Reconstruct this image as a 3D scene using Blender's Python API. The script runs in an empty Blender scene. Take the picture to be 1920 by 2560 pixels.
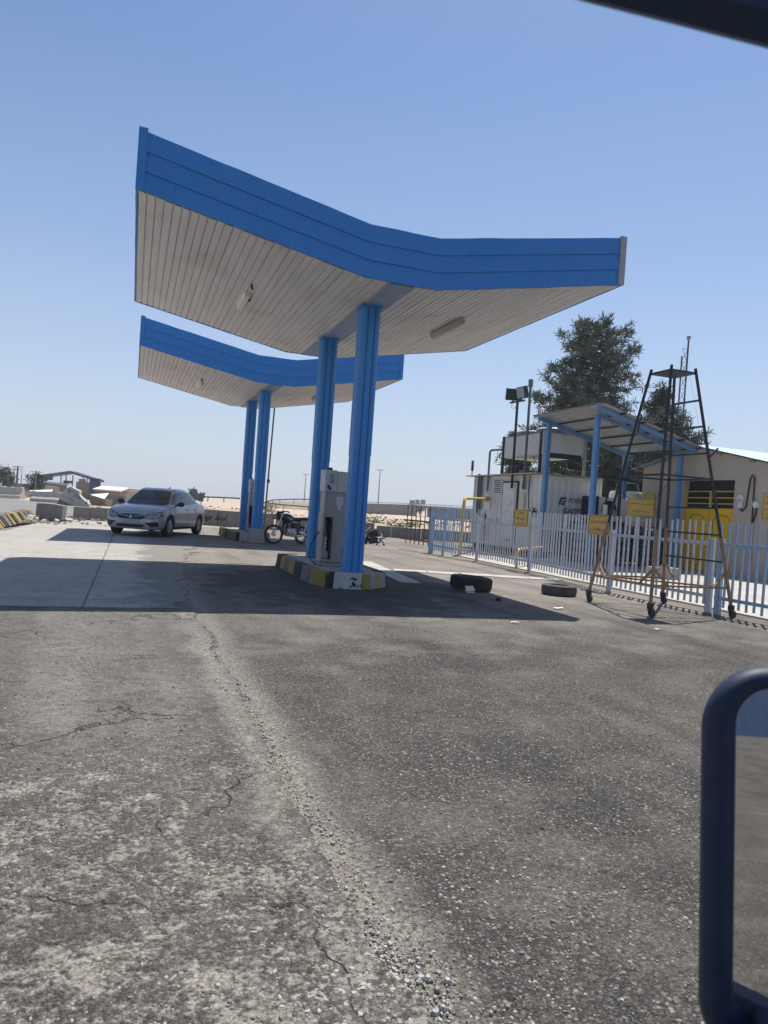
import bpy, bmesh, random
from math import sin, cos, tan, pi, radians, sqrt, atan2, hypot
from mathutils import Vector, Matrix, noise
from mathutils.bvhtree import BVHTree

S = bpy.context.scene
COL = S.collection
V = Vector
rnd = random.Random(7)

# ------------------------------------------------------------------ camera, sky, sun, exposure
F_PX, PITCH, ROLL, EYE = 1807.77, 0.0054, 0.0678, 1.35
cam = bpy.data.cameras.new('camera')
cam.sensor_fit = 'VERTICAL'; cam.sensor_height = 36.0; cam.lens = F_PX * 36.0 / 2560.0
cam.clip_start = 0.05; cam.clip_end = 6000
cam.dof.use_dof = True; cam.dof.focus_distance = 14.0; cam.dof.aperture_fstop = 9.0
co = bpy.data.objects.new('camera', cam); COL.objects.link(co)
Xd = V((1, 0, 0)); Ud = V((0, sin(PITCH), cos(PITCH))); Fd = V((0, cos(PITCH), -sin(PITCH)))
cx = cos(ROLL) * Xd + sin(ROLL) * Ud
cy = -sin(ROLL) * Xd + cos(ROLL) * Ud
cz = -Fd
co.matrix_world = Matrix(((cx.x, cy.x, cz.x, 0), (cx.y, cy.y, cz.y, 0), (cx.z, cy.z, cz.z, EYE), (0, 0, 0, 1)))
S.camera = co

SUN = V((0.177, 0.401, 1.0)).normalized()
W = bpy.data.worlds.new('World'); S.world = W; W.use_nodes = True
nt = W.node_tree; nt.nodes.clear()
wo = nt.nodes.new('ShaderNodeOutputWorld'); bg = nt.nodes.new('ShaderNodeBackground'); sk = nt.nodes.new('ShaderNodeTexSky')
sk.sky_type = 'NISHITA'; sk.sun_disc = False
sk.sun_elevation = radians(66.3); sk.sun_rotation = radians(23.8)
sk.altitude = 900; sk.air_density = 1.0; sk.dust_density = 1.0; sk.ozone_density = 4.5
bg.inputs[1].default_value = 0.115
# pale dust layer low over the horizon, by elevation
tcw = nt.nodes.new('ShaderNodeTexCoord'); sx_ = nt.nodes.new('ShaderNodeSeparateXYZ'); nt.links.new(tcw.outputs['Generated'], sx_.inputs[0])
rw = nt.nodes.new('ShaderNodeValToRGB'); rw.color_ramp.elements[0].color = (.92, .92, .92, 1); rw.color_ramp.elements[1].position = .52; rw.color_ramp.elements[1].color = (0, 0, 0, 1)
for p_, c_ in ((.06, .78), (.16, .50), (.32, .20)):
    q_ = rw.color_ramp.elements.new(p_); q_.color = (c_, c_, c_, 1)
nt.links.new(sx_.outputs['Z'], rw.inputs[0])
mw = nt.nodes.new('ShaderNodeMixRGB'); mw.inputs[2].default_value = (4.25, 4.65, 5.35, 1)
nt.links.new(rw.outputs[0], mw.inputs[0]); nt.links.new(sk.outputs[0], mw.inputs[1]); nt.links.new(mw.outputs[0], bg.inputs[0]); nt.links.new(bg.outputs[0], wo.inputs[0])
sl = bpy.data.lights.new('sun', 'SUN'); sl.energy = 5.0; sl.angle = radians(0.53); sl.color = (1.0, 0.95, 0.865)
so = bpy.data.objects.new('sun', sl); COL.objects.link(so)
so.rotation_euler = SUN.to_track_quat('Z', 'Y').to_euler(); so.location = (0, 0, 40)
S.view_settings.view_transform = 'Standard'; S.view_settings.look = 'None'
S.view_settings.exposure = 0.3; S.view_settings.gamma = 1.0

# ------------------------------------------------------------------ frames: site grid (s across the canopy, t along the fence) and camera rays
OX, OY, ANG = 0.0526, 10.9288, 0.3364
CA, SA = cos(ANG), sin(ANG)
def Wst(s, t): return (OX + s * CA - t * SA, OY + s * SA + t * CA)
def ST(x, y):
    dx, dy = x - OX, y - OY
    return dx * CA + dy * SA, -dx * SA + dy * CA
def ray(u, v):
    dx, dy = u - 960, v - 1280
    X = dx * cos(ROLL) + dy * sin(ROLL); U = dx * sin(ROLL) - dy * cos(ROLL)
    return V((X, F_PX * cos(PITCH) + U * sin(PITCH), -F_PX * sin(PITCH) + U * cos(PITCH))) / F_PX
def at(u, v, y):
    r = ray(u, v); k = y / r.y
    return V((r.x * k, y, r.z * k + EYE))

# ------------------------------------------------------------------ materials
class NT:
    def __init__(s, name):
        s.m = bpy.data.materials.new(name); s.m.use_nodes = True
        s.t = s.m.node_tree; s.t.nodes.clear()
        s.out = s.t.nodes.new('ShaderNodeOutputMaterial'); s.b = s.t.nodes.new('ShaderNodeBsdfPrincipled')
        s.t.links.new(s.b.outputs[0], s.out.inputs[0])
        s.tc = s.t.nodes.new('ShaderNodeTexCoord')
    def n(s, kind, **kw):
        x = s.t.nodes.new('ShaderNode' + kind)
        for k, v in kw.items():
            if hasattr(x, k): setattr(x, k, v)
            else: x.inputs[k.replace('_', ' ')].default_value = v
        return x
    def l(s, a, b): s.t.links.new(a, b)
    def co(s, scale=(1, 1, 1), warp=0, wscale=2.0):
        mp = s.n('Mapping'); mp.inputs['Scale'].default_value = scale
        s.l(s.tc.outputs['Object'], mp.inputs[0])
        if not warp: return mp.outputs[0]
        nz = s.n('TexNoise'); nz.inputs['Scale'].default_value = wscale; nz.inputs['Detail'].default_value = 4
        s.l(mp.outputs[0], nz.inputs[0])
        sb = s.n('VectorMath', operation='SUBTRACT'); s.l(nz.outputs['Color'], sb.inputs[0]); sb.inputs[1].default_value = (.5, .5, .5)
        sc = s.n('VectorMath', operation='SCALE'); s.l(sb.outputs[0], sc.inputs[0]); sc.inputs['Scale'].default_value = warp
        ad = s.n('VectorMath', operation='ADD'); s.l(mp.outputs[0], ad.inputs[0]); s.l(sc.outputs[0], ad.inputs[1])
        return ad.outputs[0]
    def noise(s, scale, detail=4, vec=None, rough=.55):
        x = s.n('TexNoise'); x.inputs['Scale'].default_value = scale; x.inputs['Detail'].default_value = detail
        x.inputs['Roughness'].default_value = rough
        s.l(vec if vec else s.co(), x.inputs[0]); return x.outputs[0]
    def vor(s, scale, feature='F1', vec=None, rnd_=1.0):
        x = s.n('TexVoronoi', feature=feature); x.inputs['Scale'].default_value = scale
        x.inputs['Randomness'].default_value = rnd_
        s.l(vec if vec else s.co(), x.inputs[0]); return x
    def ramp(s, fac, stops, interp='LINEAR'):
        r = s.n('ValToRGB'); r.color_ramp.interpolation = interp
        e = r.color_ramp.elements
        while len(e) < len(stops): e.new(0.5)
        for i, (p, c) in enumerate(stops):
            e[i].position = p
            e[i].color = (c, c, c, 1) if isinstance(c, (int, float)) else (*c, 1)
        s.l(fac, r.inputs[0]); return r.outputs[0]
    def mix(s, fac, a, b, mode='MIX'):
        x = s.n('MixRGB', blend_type=mode)
        for i, q in enumerate((fac, a, b)):
            if isinstance(q, (int, float)): x.inputs[i].default_value = q if i == 0 else (q, q, q, 1)
            elif isinstance(q, tuple): x.inputs[i].default_value = (*q, 1)
            else: s.l(q, x.inputs[i])
        return x.outputs[0]
    def math(s, op, a, b=None, clamp=False):
        x = s.n('Math', operation=op); x.use_clamp = clamp
        for i, q in enumerate((a, b)):
            if q is None: continue
            if isinstance(q, (int, float)): x.inputs[i].default_value = q
            else: s.l(q, x.inputs[i])
        return x.outputs[0]
    def bump(s, h, strength=.5, dist=.01):
        b = s.n('Bump'); b.inputs['Strength'].default_value = strength; b.inputs['Distance'].default_value = dist
        s.l(h, b.inputs['Height']); s.l(b.outputs[0], s.b.inputs['Normal'])
    def set(s, col=None, rough=None, metal=None, spec=None):
        if col is not None:
            if isinstance(col, tuple): s.b.inputs['Base Color'].default_value = (*col, 1)
            else: s.l(col, s.b.inputs['Base Color'])
        if rough is not None:
            if isinstance(rough, (int, float)): s.b.inputs['Roughness'].default_value = rough
            else: s.l(rough, s.b.inputs['Roughness'])
        if metal is not None: s.b.inputs['Metallic'].default_value = metal
        if spec is not None: s.b.inputs['Specular IOR Level'].default_value = spec
        return s.m

def pm(name, c1, c2=None, scale=4.0, rough=.6, metal=0.0, stretch=(1, 1, 1), bump=0.0, bscale=30.0, lo=.35, hi=.68, c3=None, c3pos=.62, c3scale=2.5, spec=.4):
    n = NT(name)
    if c2 is None: c2 = tuple(x * .82 for x in c1)
    f = n.noise(scale, 6, n.co(stretch))
    col = n.mix(n.ramp(f, [(lo, 0.0), (hi, 1.0)]), c1, c2)
    fine = n.noise(scale * 14, 3, n.co(stretch))
    col = n.mix(.35, col, n.mix(n.ramp(fine, [(.3, 0.0), (.7, 1.0)]), tuple(x * .8 for x in c1), tuple(min(1, x * 1.15) for x in c1)))
    if c3:
        g = n.noise(c3scale, 8, n.co(), .65)
        col = n.mix(n.ramp(g, [(c3pos, 0.0), (c3pos + .06, 1.0)]), col, c3)
    if bump: n.bump(n.noise(bscale, 4), bump, .01)
    n.set(col, n.ramp(f, [(.2, max(0, rough - .08)), (.8, min(1, rough + .1))]), metal, spec)
    return n.m

M = {}
M['blue'] = pm('blue_painted_sheet', (.040, .225, .58), (.054, .245, .58), 1.2, .5, 0, (1, 1, .35), .06, 6)
M['bluecol'] = pm('blue_column_paint', (.038, .230, .57), (.066, .262, .60), 2.2, .42, 0, (1, 1, .2), .08, 8, c3=(.11, .25, .48), c3pos=.70)
M['bluewash'] = pm('worn_blue_beam', (.16, .27, .45), (.30, .36, .44), 2.5, .6)
M['lightblue'] = pm('light_blue_paint', (.30, .43, .58), (.36, .47, .59), 5, .5, c3=(.25, .2, .16), c3pos=.70)
M['postblue'] = pm('blue_post_paint', (.11, .26, .50), (.16, .31, .52), 3, .5, 0, (1, 1, .3), c3=(.17, .11, .09), c3pos=.68)
M['greytrim'] = pm('bare_sheet_trim', (.42, .40, .40), (.34, .32, .33), 3, .6)
M['roofmetal'] = pm('grey_roof_metal', (.45, .45, .45), (.35, .34, .32), 2, .5, .4)
def soffit_mat():
    n = NT('dirty_cream_soffit')
    a = n.noise(1.3, 6, n.co((6, .5, 1)))
    b = n.noise(.8, 5)
    col = n.mix(n.ramp(a, [(.35, 0.0), (.7, 1.0)]), (.66, .65, .67), (.56, .55, .565))
    col = n.mix(n.ramp(b, [(.55, 0.0), (.75, .55)]), col, (.38, .35, .33))
    n.bump(n.noise(5, 2, n.co((1, .4, 1))), .08, .02)
    return n.set(col, .6, 0, .3)
M['soffit'] = soffit_mat()
M['white'] = pm('white_paint', (.72, .72, .71), (.60, .59, .57), 4, .5, c3=(.33, .27, .22), c3pos=.74, c3scale=6)
M['fencewhite'] = pm('white_fence_paint', (.52, .55, .59), (.43, .455, .49), 5, .5, c3=(.28, .24, .2), c3pos=.74, c3scale=8)
M['contwhite'] = pm('container_white', (.70, .70, .67), (.60, .59, .56), 2, .55, 0, (1, 1, .3), c3=(.30, .24, .19), c3pos=.72)
M['cream'] = pm('cream_trim', (.70, .64, .46), (.6, .55, .4), 3, .6)
M['steel'] = pm('dispenser_steel', (.36, .35, .34), (.28, .27, .26), 3, .5, .35, (1, 1, .3), c3=(.22, .19, .17), c3pos=.64)
M['headgrey'] = pm('dispenser_head_paint', (.55, .55, .54), (.44, .44, .43), 4, .5)
M['dark'] = pm('dark_void', (.018, .018, .02), (.03, .03, .03), 6, .7)
M['black'] = pm('black_rubber', (.022, .022, .024), (.035, .034, .034), 9, .7, bump=.15, bscale=60)
M['dustyrubber'] = pm('dusty_tyre_rubber', (.060, .057, .054), (.12, .108, .095), 6, .85, bump=.3, bscale=40)
M['navy'] = pm('dark_navy_steel', (.020, .026, .042), (.032, .036, .05), 6, .5)
M['pipegrey'] = pm('grey_green_pipe', (.10, .125, .14), (.14, .15, .15), 5, .5)
M['rust'] = pm('rusty_tan_paint', (.36, .23, .13), (.25, .15, .09), 9, .7, c3=(.12, .07, .05), c3pos=.62, c3scale=12)
M['rustbar'] = pm('rusty_bar', (.16, .11, .085), (.10, .075, .06), 9, .8)
M['yellow'] = pm('yellow_paint', (.62, .40, .055), (.52, .33, .05), 3, .5, c3=(.3, .22, .1), c3pos=.74)
M['yellowdoor'] = pm('yellow_door_paint', (.84, .50, .02), (.76, .44, .02), 1.5, .5, 0, (1, 1, .4), c3=(.42, .25, .04), c3pos=.68)
M['signyellow'] = pm('sign_yellow', (.62, .42, .11), (.55, .37, .10), 3, .55)
M['ink'] = pm('black_lettering', (.02, .018, .015), (.03, .028, .024), 8, .6)
M['logoblue'] = pm('logo_blue', (.035, .09, .20), (.05, .14, .28), 8, .5)
M['logonavy'] = pm('logo_navy', (.02, .035, .085), (.03, .05, .1), 8, .5)
M['concrete'] = pm('cast_concrete', (.36, .34, .31), (.27, .255, .235), 3, .9, bump=.4, bscale=25, c3=(.2, .185, .17), c3pos=.68)
M['darkconcrete'] = pm('weathered_dark_concrete', (.21, .205, .20), (.16, .155, .15), 3, .9, bump=.4, bscale=25)
M['paleconcrete'] = pm('pale_concrete', (.50, .47, .41), (.38, .35, .30), 2.5, .9, bump=.5, bscale=12)
M['slabwhite'] = pm('pale_trench_slab', (.44, .43, .40), (.35, .34, .32), 3, .85, bump=.2, bscale=25, c3=(.3, .28, .25), c3pos=.66)
M['brick'] = pm('brown_brick', (.26, .19, .145), (.20, .15, .115), 1.2, .9)
M['stonewall'] = pm('brown_stone_wall', (.18, .145, .12), (.135, .11, .095), .8, .9)
M['plaster'] = pm('beige_plaster', (.50, .43, .36), (.44, .375, .31), 1.4, .9, bump=.25, bscale=14, c3=(.33, .29, .25), c3pos=.66, c3scale=1.3)
M['roofblue'] = pm('pale_blue_roof_sheet', (.27, .49, .60), (.40, .56, .63), 1.5, .5)
M['darkblue'] = pm('dark_blue_paint', (.022, .05, .12), (.03, .06, .14), 3, .5)
M['chrome'] = pm('bare_metal', (.55, .55, .56), (.42, .42, .43), 8, .3, .9)
M['fluor'] = pm('white_light_housing', (.80, .78, .73), (.70, .67, .62), 6, .5)
M['glassgrey'] = pm('grey_lamp_glass', (.32, .35, .36), (.27, .3, .31), 6, .3)
M['red'] = pm('red_lens', (.35, .05, .035), None, 6, .4)
M['cable'] = pm('black_cable', (.02, .02, .022), None, 6, .6)
M['bark'] = pm('pine_bark', (.085, .066, .052), (.055, .043, .036), 8, .95)
def chipped(name, paint, base=(.27, .25, .23), pos=.60, scale=9.0):
    n = NT(name)
    g = n.noise(scale, 8, n.co((1, 1, 1), .12, 5), .62)
    k = n.noise(2.2, 4)
    a = n.mix(n.ramp(k, [(.35, 0.0), (.7, 1.0)]), paint, tuple(x * .72 for x in paint))
    n.bump(n.noise(35, 4), .3, .008)
    return n.set(n.mix(n.ramp(g, [(pos, 0.0), (pos + .03, 1.0)]), a, base), .8, 0, .3)
M['kyellow'] = chipped('chipped_yellow_kerb_paint', (.32, .235, .06), (.25, .235, .20), .58)
M['kyellowfade'] = chipped('faded_yellow_kerb_paint', (.42, .33, .12), (.36, .35, .33), .48, 5)
M['kblack'] = chipped('chipped_black_kerb_paint', (.035, .035, .038), (.2, .19, .18), .62)
M['kgrey'] = chipped('grey_kerb_paint', (.17, .165, .16), (.24, .22, .2), .6)
M['kwhite'] = chipped('flaked_white_kerb_paint', (.52, .51, .49), (.02, .02, .022), .57, 7)

# ------------------------------------------------------------------ mesh helpers
class MB:
    def __init__(s): s.v = []; s.f = []; s.mi = []
    def add(s, vs, fs, m=0, T=None):
        b = len(s.v)
        s.v += [tuple(T @ V(p)) for p in vs] if T else [tuple(p) for p in vs]
        s.f += [tuple(i + b for i in f) for f in fs]; s.mi += [m] * len(fs); return s
    def box(s, x0, x1, y0, y1, z0, z1, m=0, T=None):
        return s.add([(x0, y0, z0), (x1, y0, z0), (x1, y1, z0), (x0, y1, z0), (x0, y0, z1), (x1, y0, z1), (x1, y1, z1), (x0, y1, z1)],
                     [(0, 3, 2, 1), (4, 5, 6, 7), (0, 1, 5, 4), (1, 2, 6, 5), (2, 3, 7, 6), (3, 0, 4, 7)], m, T)
    def bar(s, p, q, w, h=None, m=0, up=(0, 0, 1)):
        p, q = V(p), V(q); d = (q - p); L = d.length; d.normalize(); h = h or w
        u = V(up)
        if abs(d.dot(u)) > .98: u = V((1, 0, 0))
        x = d.cross(u).normalized(); z = x.cross(d)
        T = Matrix(((x.x, d.x, z.x, p.x), (x.y, d.y, z.y, p.y), (x.z, d.z, z.z, p.z), (0, 0, 0, 1)))
        return s.box(-w / 2, w / 2, 0, L, -h / 2, h / 2, m, T)
    def tube(s, pts, r, n=8, m=0, closed=False):
        pts = [V(p) for p in pts]; N = len(pts); rs = r if isinstance(r, (list, tuple)) else [r] * N
        vs = []; prev = None
        for i, p in enumerate(pts):
            if closed: d = (pts[(i + 1) % N] - pts[i - 1]).normalized()
            else: d = (pts[min(i + 1, N - 1)] - pts[max(i - 1, 0)]).normalized()
            if prev is None:
                u = V((0, 0, 1)) if abs(d.z) < .95 else V((1, 0, 0))
                x = d.cross(u).normalized()
            else:
                x = (prev - d * prev.dot(d)).normalized()
            y = d.cross(x); prev = x
            for k in range(n):
                a = 2 * pi * k / n; vs.append(p + (x * cos(a) + y * sin(a)) * rs[i])
        fs = []
        for i in range(N if closed else N - 1):
            j = (i + 1) % N
            for k in range(n):
                fs.append((i * n + k, i * n + (k + 1) % n, j * n + (k + 1) % n, j * n + k))
        if not closed:
            fs.append(tuple(reversed(range(n)))); fs.append(tuple(range((N - 1) * n, N * n)))
        return s.add(vs, fs, m)
    def lathe(s, prof, n=24, m=0, T=None, closed=False):
        vs = []; fs = []; K = len(prof)
        for k in range(n):
            a = 2 * pi * k / n
            for r, z in prof: vs.append((r * cos(a), r * sin(a), z))
        for k in range(n):
            j = (k + 1) % n
            for i in range(K if closed else K - 1):
                i2 = (i + 1) % K
                fs.append((k * K + i, j * K + i, j * K + i2, k * K + i2))
        return s.add(vs, fs, m, T)
    def prism(s, poly, z0, z1, m=0, T=None):
        n = len(poly)
        vs = [(x, y, z0) for x, y in poly] + [(x, y, z1) for x, y in poly]
        fs = [tuple(reversed(range(n))), tuple(range(n, 2 * n))] + [(i, (i + 1) % n, n + (i + 1) % n, n + i) for i in range(n)]
        return s.add(vs, fs, m, T)
    def grid(s, rows, m=0, T=None, wrap=False):
        R = len(rows); C = len(rows[0]); vs = [p for r in rows for p in r]; fs = []
        for i in range(R - 1):
            for j in range(C if wrap else C - 1):
                j2 = (j + 1) % C
                fs.append((i * C + j, i * C + j2, (i + 1) * C + j2, (i + 1) * C + j))
        return s.add(vs, fs, m, T)
    def ell(s, c, r, n=10, m=0, jit=0.0):
        vs = []; fs = []; k = max(4, n // 2)
        for i in range(k + 1):
            a = pi * i / k
            for j in range(n):
                b = 2 * pi * j / n; q = 1 + (rnd.uniform(-jit, jit) if jit else 0)
                vs.append((c[0] + r[0] * q * sin(a) * cos(b), c[1] + r[1] * q * sin(a) * sin(b), c[2] + r[2] * q * cos(a)))
        for i in range(k):
            for j in range(n):
                fs.append((i * n + j, (i + 1) * n + j, (i + 1) * n + (j + 1) % n, i * n + (j + 1) % n))
        return s.add(vs, fs, m)
    def build(s, name, mats, parent=None, smooth=False, bevel=0.0, weld=False, seg=2):
        me = bpy.data.meshes.new(name); me.from_pydata(s.v, [], s.f)
        for m in (mats if isinstance(mats, (list, tuple)) else [mats]): me.materials.append(M[m] if isinstance(m, str) else m)
        me.polygons.foreach_set('material_index', s.mi)
        bm = bmesh.new(); bm.from_mesh(me)
        if weld: bmesh.ops.remove_doubles(bm, verts=bm.verts, dist=1e-5)
        bmesh.ops.recalc_face_normals(bm, faces=bm.faces)
        bm.to_mesh(me); bm.free()
        if smooth: me.polygons.foreach_set('use_smooth', [True] * len(me.polygons))
        o = bpy.data.objects.new(name, me); COL.objects.link(o)
        if parent: o.parent = parent
        if bevel:
            b = o.modifiers.new('bevel', 'BEVEL'); b.width = bevel; b.segments = seg; b.limit_method = 'ANGLE'; b.angle_limit = radians(40)
        if smooth:
            try: me.set_sharp_from_angle(angle=radians(38))
            except Exception: pass
        return o

def tag(o, label, cat, group=None, kind=None):
    if label: o['label'] = label
    if cat: o['category'] = cat
    if group: o['group'] = group
    if kind: o['kind'] = kind
    return o
def thing(name, label, cat, xyz=(0, 0, 0), rot=0.0, group=None):
    o = bpy.data.objects.new(name, None); COL.objects.link(o)
    o.empty_display_size = .3
    o.location = xyz; o.rotation_euler = (0, 0, rot)
    return tag(o, label, cat, group)
def site(name, label, cat, s=0.0, t=0.0, z=0.0, rot=0.0, group=None):
    x, y = Wst(s, t)
    return thing(name, label, cat, (x, y, z), ANG + rot, group)
def place(o, s, t, z=0.0, rot=0.0):
    x, y = Wst(s, t); o.location = (x, y, z); o.rotation_euler = (0, 0, ANG + rot); return o
def struct(o): o['kind'] = 'structure'; return o
def dup(r, label=None, parent=None):
    c = r.copy(); COL.objects.link(c)
    if parent: c.parent = parent
    if label: c['label'] = label
    for ch in list(r.children): dup(ch, None, c)
    return c
def relabel(c, name, mat):
    for ch in c.children:
        if ch.name.split('.')[0] == name:
            ch.data = ch.data.copy(); ch.data.materials[0] = M[mat]

# Arabic-script shaping with presentation forms
_D = dict(zip('بپتثجچحخسشصضطظعغفقکگلمنهی', (0xFE8F, 0xFB56, 0xFE95, 0xFE99, 0xFE9D, 0xFB7A, 0xFEA1, 0xFEA5, 0xFEB1, 0xFEB5, 0xFEB9, 0xFEBD, 0xFEC1, 0xFEC5,
     0xFEC9, 0xFECD, 0xFED1, 0xFED5, 0xFB8E, 0xFB92, 0xFEDD, 0xFEE1, 0xFEE5, 0xFEE9, 0xFBFC)))
_R = dict(zip('اآدذرزژو', (0xFE8D, 0xFE81, 0xFEA9, 0xFEAB, 0xFEAD, 0xFEAF, 0xFB8A, 0xFEED)))
def shape(w):
    out = []
    for i, c in enumerate(w):
        pj = i > 0 and w[i - 1] in _D
        nj = i < len(w) - 1 and (w[i + 1] in _D or w[i + 1] in _R)
        if c in _D: out.append(chr(_D[c] + (3 if pj and nj else 1 if pj else 2 if nj else 0)))
        elif c in _R: out.append(chr(_R[c] + (1 if pj else 0)))
        else: out.append(c)
    return ''.join(reversed(out)) if any(c in _D or c in _R for c in w) else w
def fa(line): return ' '.join(shape(w) for w in reversed(line.split(' ')))
def text_mb(body, origin, right, up, height, width=None, mb=None, m=0, bold=0.0, depth=.003, shear=0.0):
    """flat lettering as a thin mesh: centred on origin, lying in the plane of right and up"""
    c = bpy.data.curves.new('lettering', 'FONT'); c.body = body; c.align_x = 'CENTER'; c.align_y = 'CENTER'
    c.offset = bold; c.extrude = 0; c.resolution_u = 3; c.shear = shear
    o = bpy.data.objects.new('lettering', c); COL.objects.link(o)
    dg = bpy.context.evaluated_depsgraph_get(); dg.update()
    me = bpy.data.meshes.new_from_object(o.evaluated_get(dg))
    xs = [v.co.x for v in me.vertices]; ys = [v.co.y for v in me.vertices]
    mb = mb or MB()
    if xs:
        mx, my = (min(xs) + max(xs)) / 2, (min(ys) + max(ys)) / 2
        sy = height / max(1e-6, max(ys) - min(ys)); sx = (width / (max(xs) - min(xs))) if width else sy
        R_, U_ = V(right).normalized(), V(up).normalized(); O = V(origin)
        vs = [O + R_ * ((v.co.x - mx) * sx) + U_ * ((v.co.y - my) * sy) for v in me.vertices]
        mb.add(vs, [tuple(p.vertices) for p in me.polygons], m)
    bpy.data.objects.remove(o); bpy.data.curves.remove(c); bpy.data.meshes.remove(me)
    return mb

# ================================================================== SETTING: terrain, pavements
def terrain_z(x, y):
    d = max(0.0, min(1.0, (y - 48) / 60.0)); d = d * d * (3 - 2 * d)
    z = -.07 - .95 * d
    if x < -12.5 and 24 < y < 80: z -= .26 * min(1, (-12.5 - x) / 3.0)
    if y > 37:
        k = min(1, (y - 37) / 8.0)
        z += k * .16 * noise.noise(V((x * .11, y * .07, 3))) + k * .07 * noise.noise(V((x * .5, y * .3, 9)))
    return z
def build_ground():
    xs = sorted(set([-1500, -900, -500, -300, -200] + [-140 + 3.5 * i for i in range(81)] + [200, 300, 500, 900, 1500]))
    ys = sorted(set([-400, -150, -60, -20, 0, 15, 28] + [34 + 1.2 * i for i in range(60)] + [112 + 8 * i for i in range(30)] + [400, 600, 1000, 1800, 3000]))
    mb = MB(); mb.grid([[(x, y, terrain_z(x, y)) for x in xs] for y in ys])
    n = NT('desert_ground')
    a = n.noise(.05, 6, n.co((1, 3, 1))); b = n.noise(.5, 6, n.co((.5, 1.6, 1))); c = n.noise(9, 4)
    col = n.mix(n.ramp(a, [(.38, 0.0), (.62, 1.0)]), (.50, .41, .315), (.38, .31, .24))
    col = n.mix(n.ramp(b, [(.52, 0.0), (.72, .7)]), col, (.29, .23, .155))
    col = n.mix(n.ramp(c, [(.3, 0.0), (.8, .35)]), col, (.56, .48, .39))
    n.bump(c, .5, .05); n.set(col, .95, 0, .1)
    struct(mb.build('ground', n.m, None, True))
build_ground()

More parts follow.
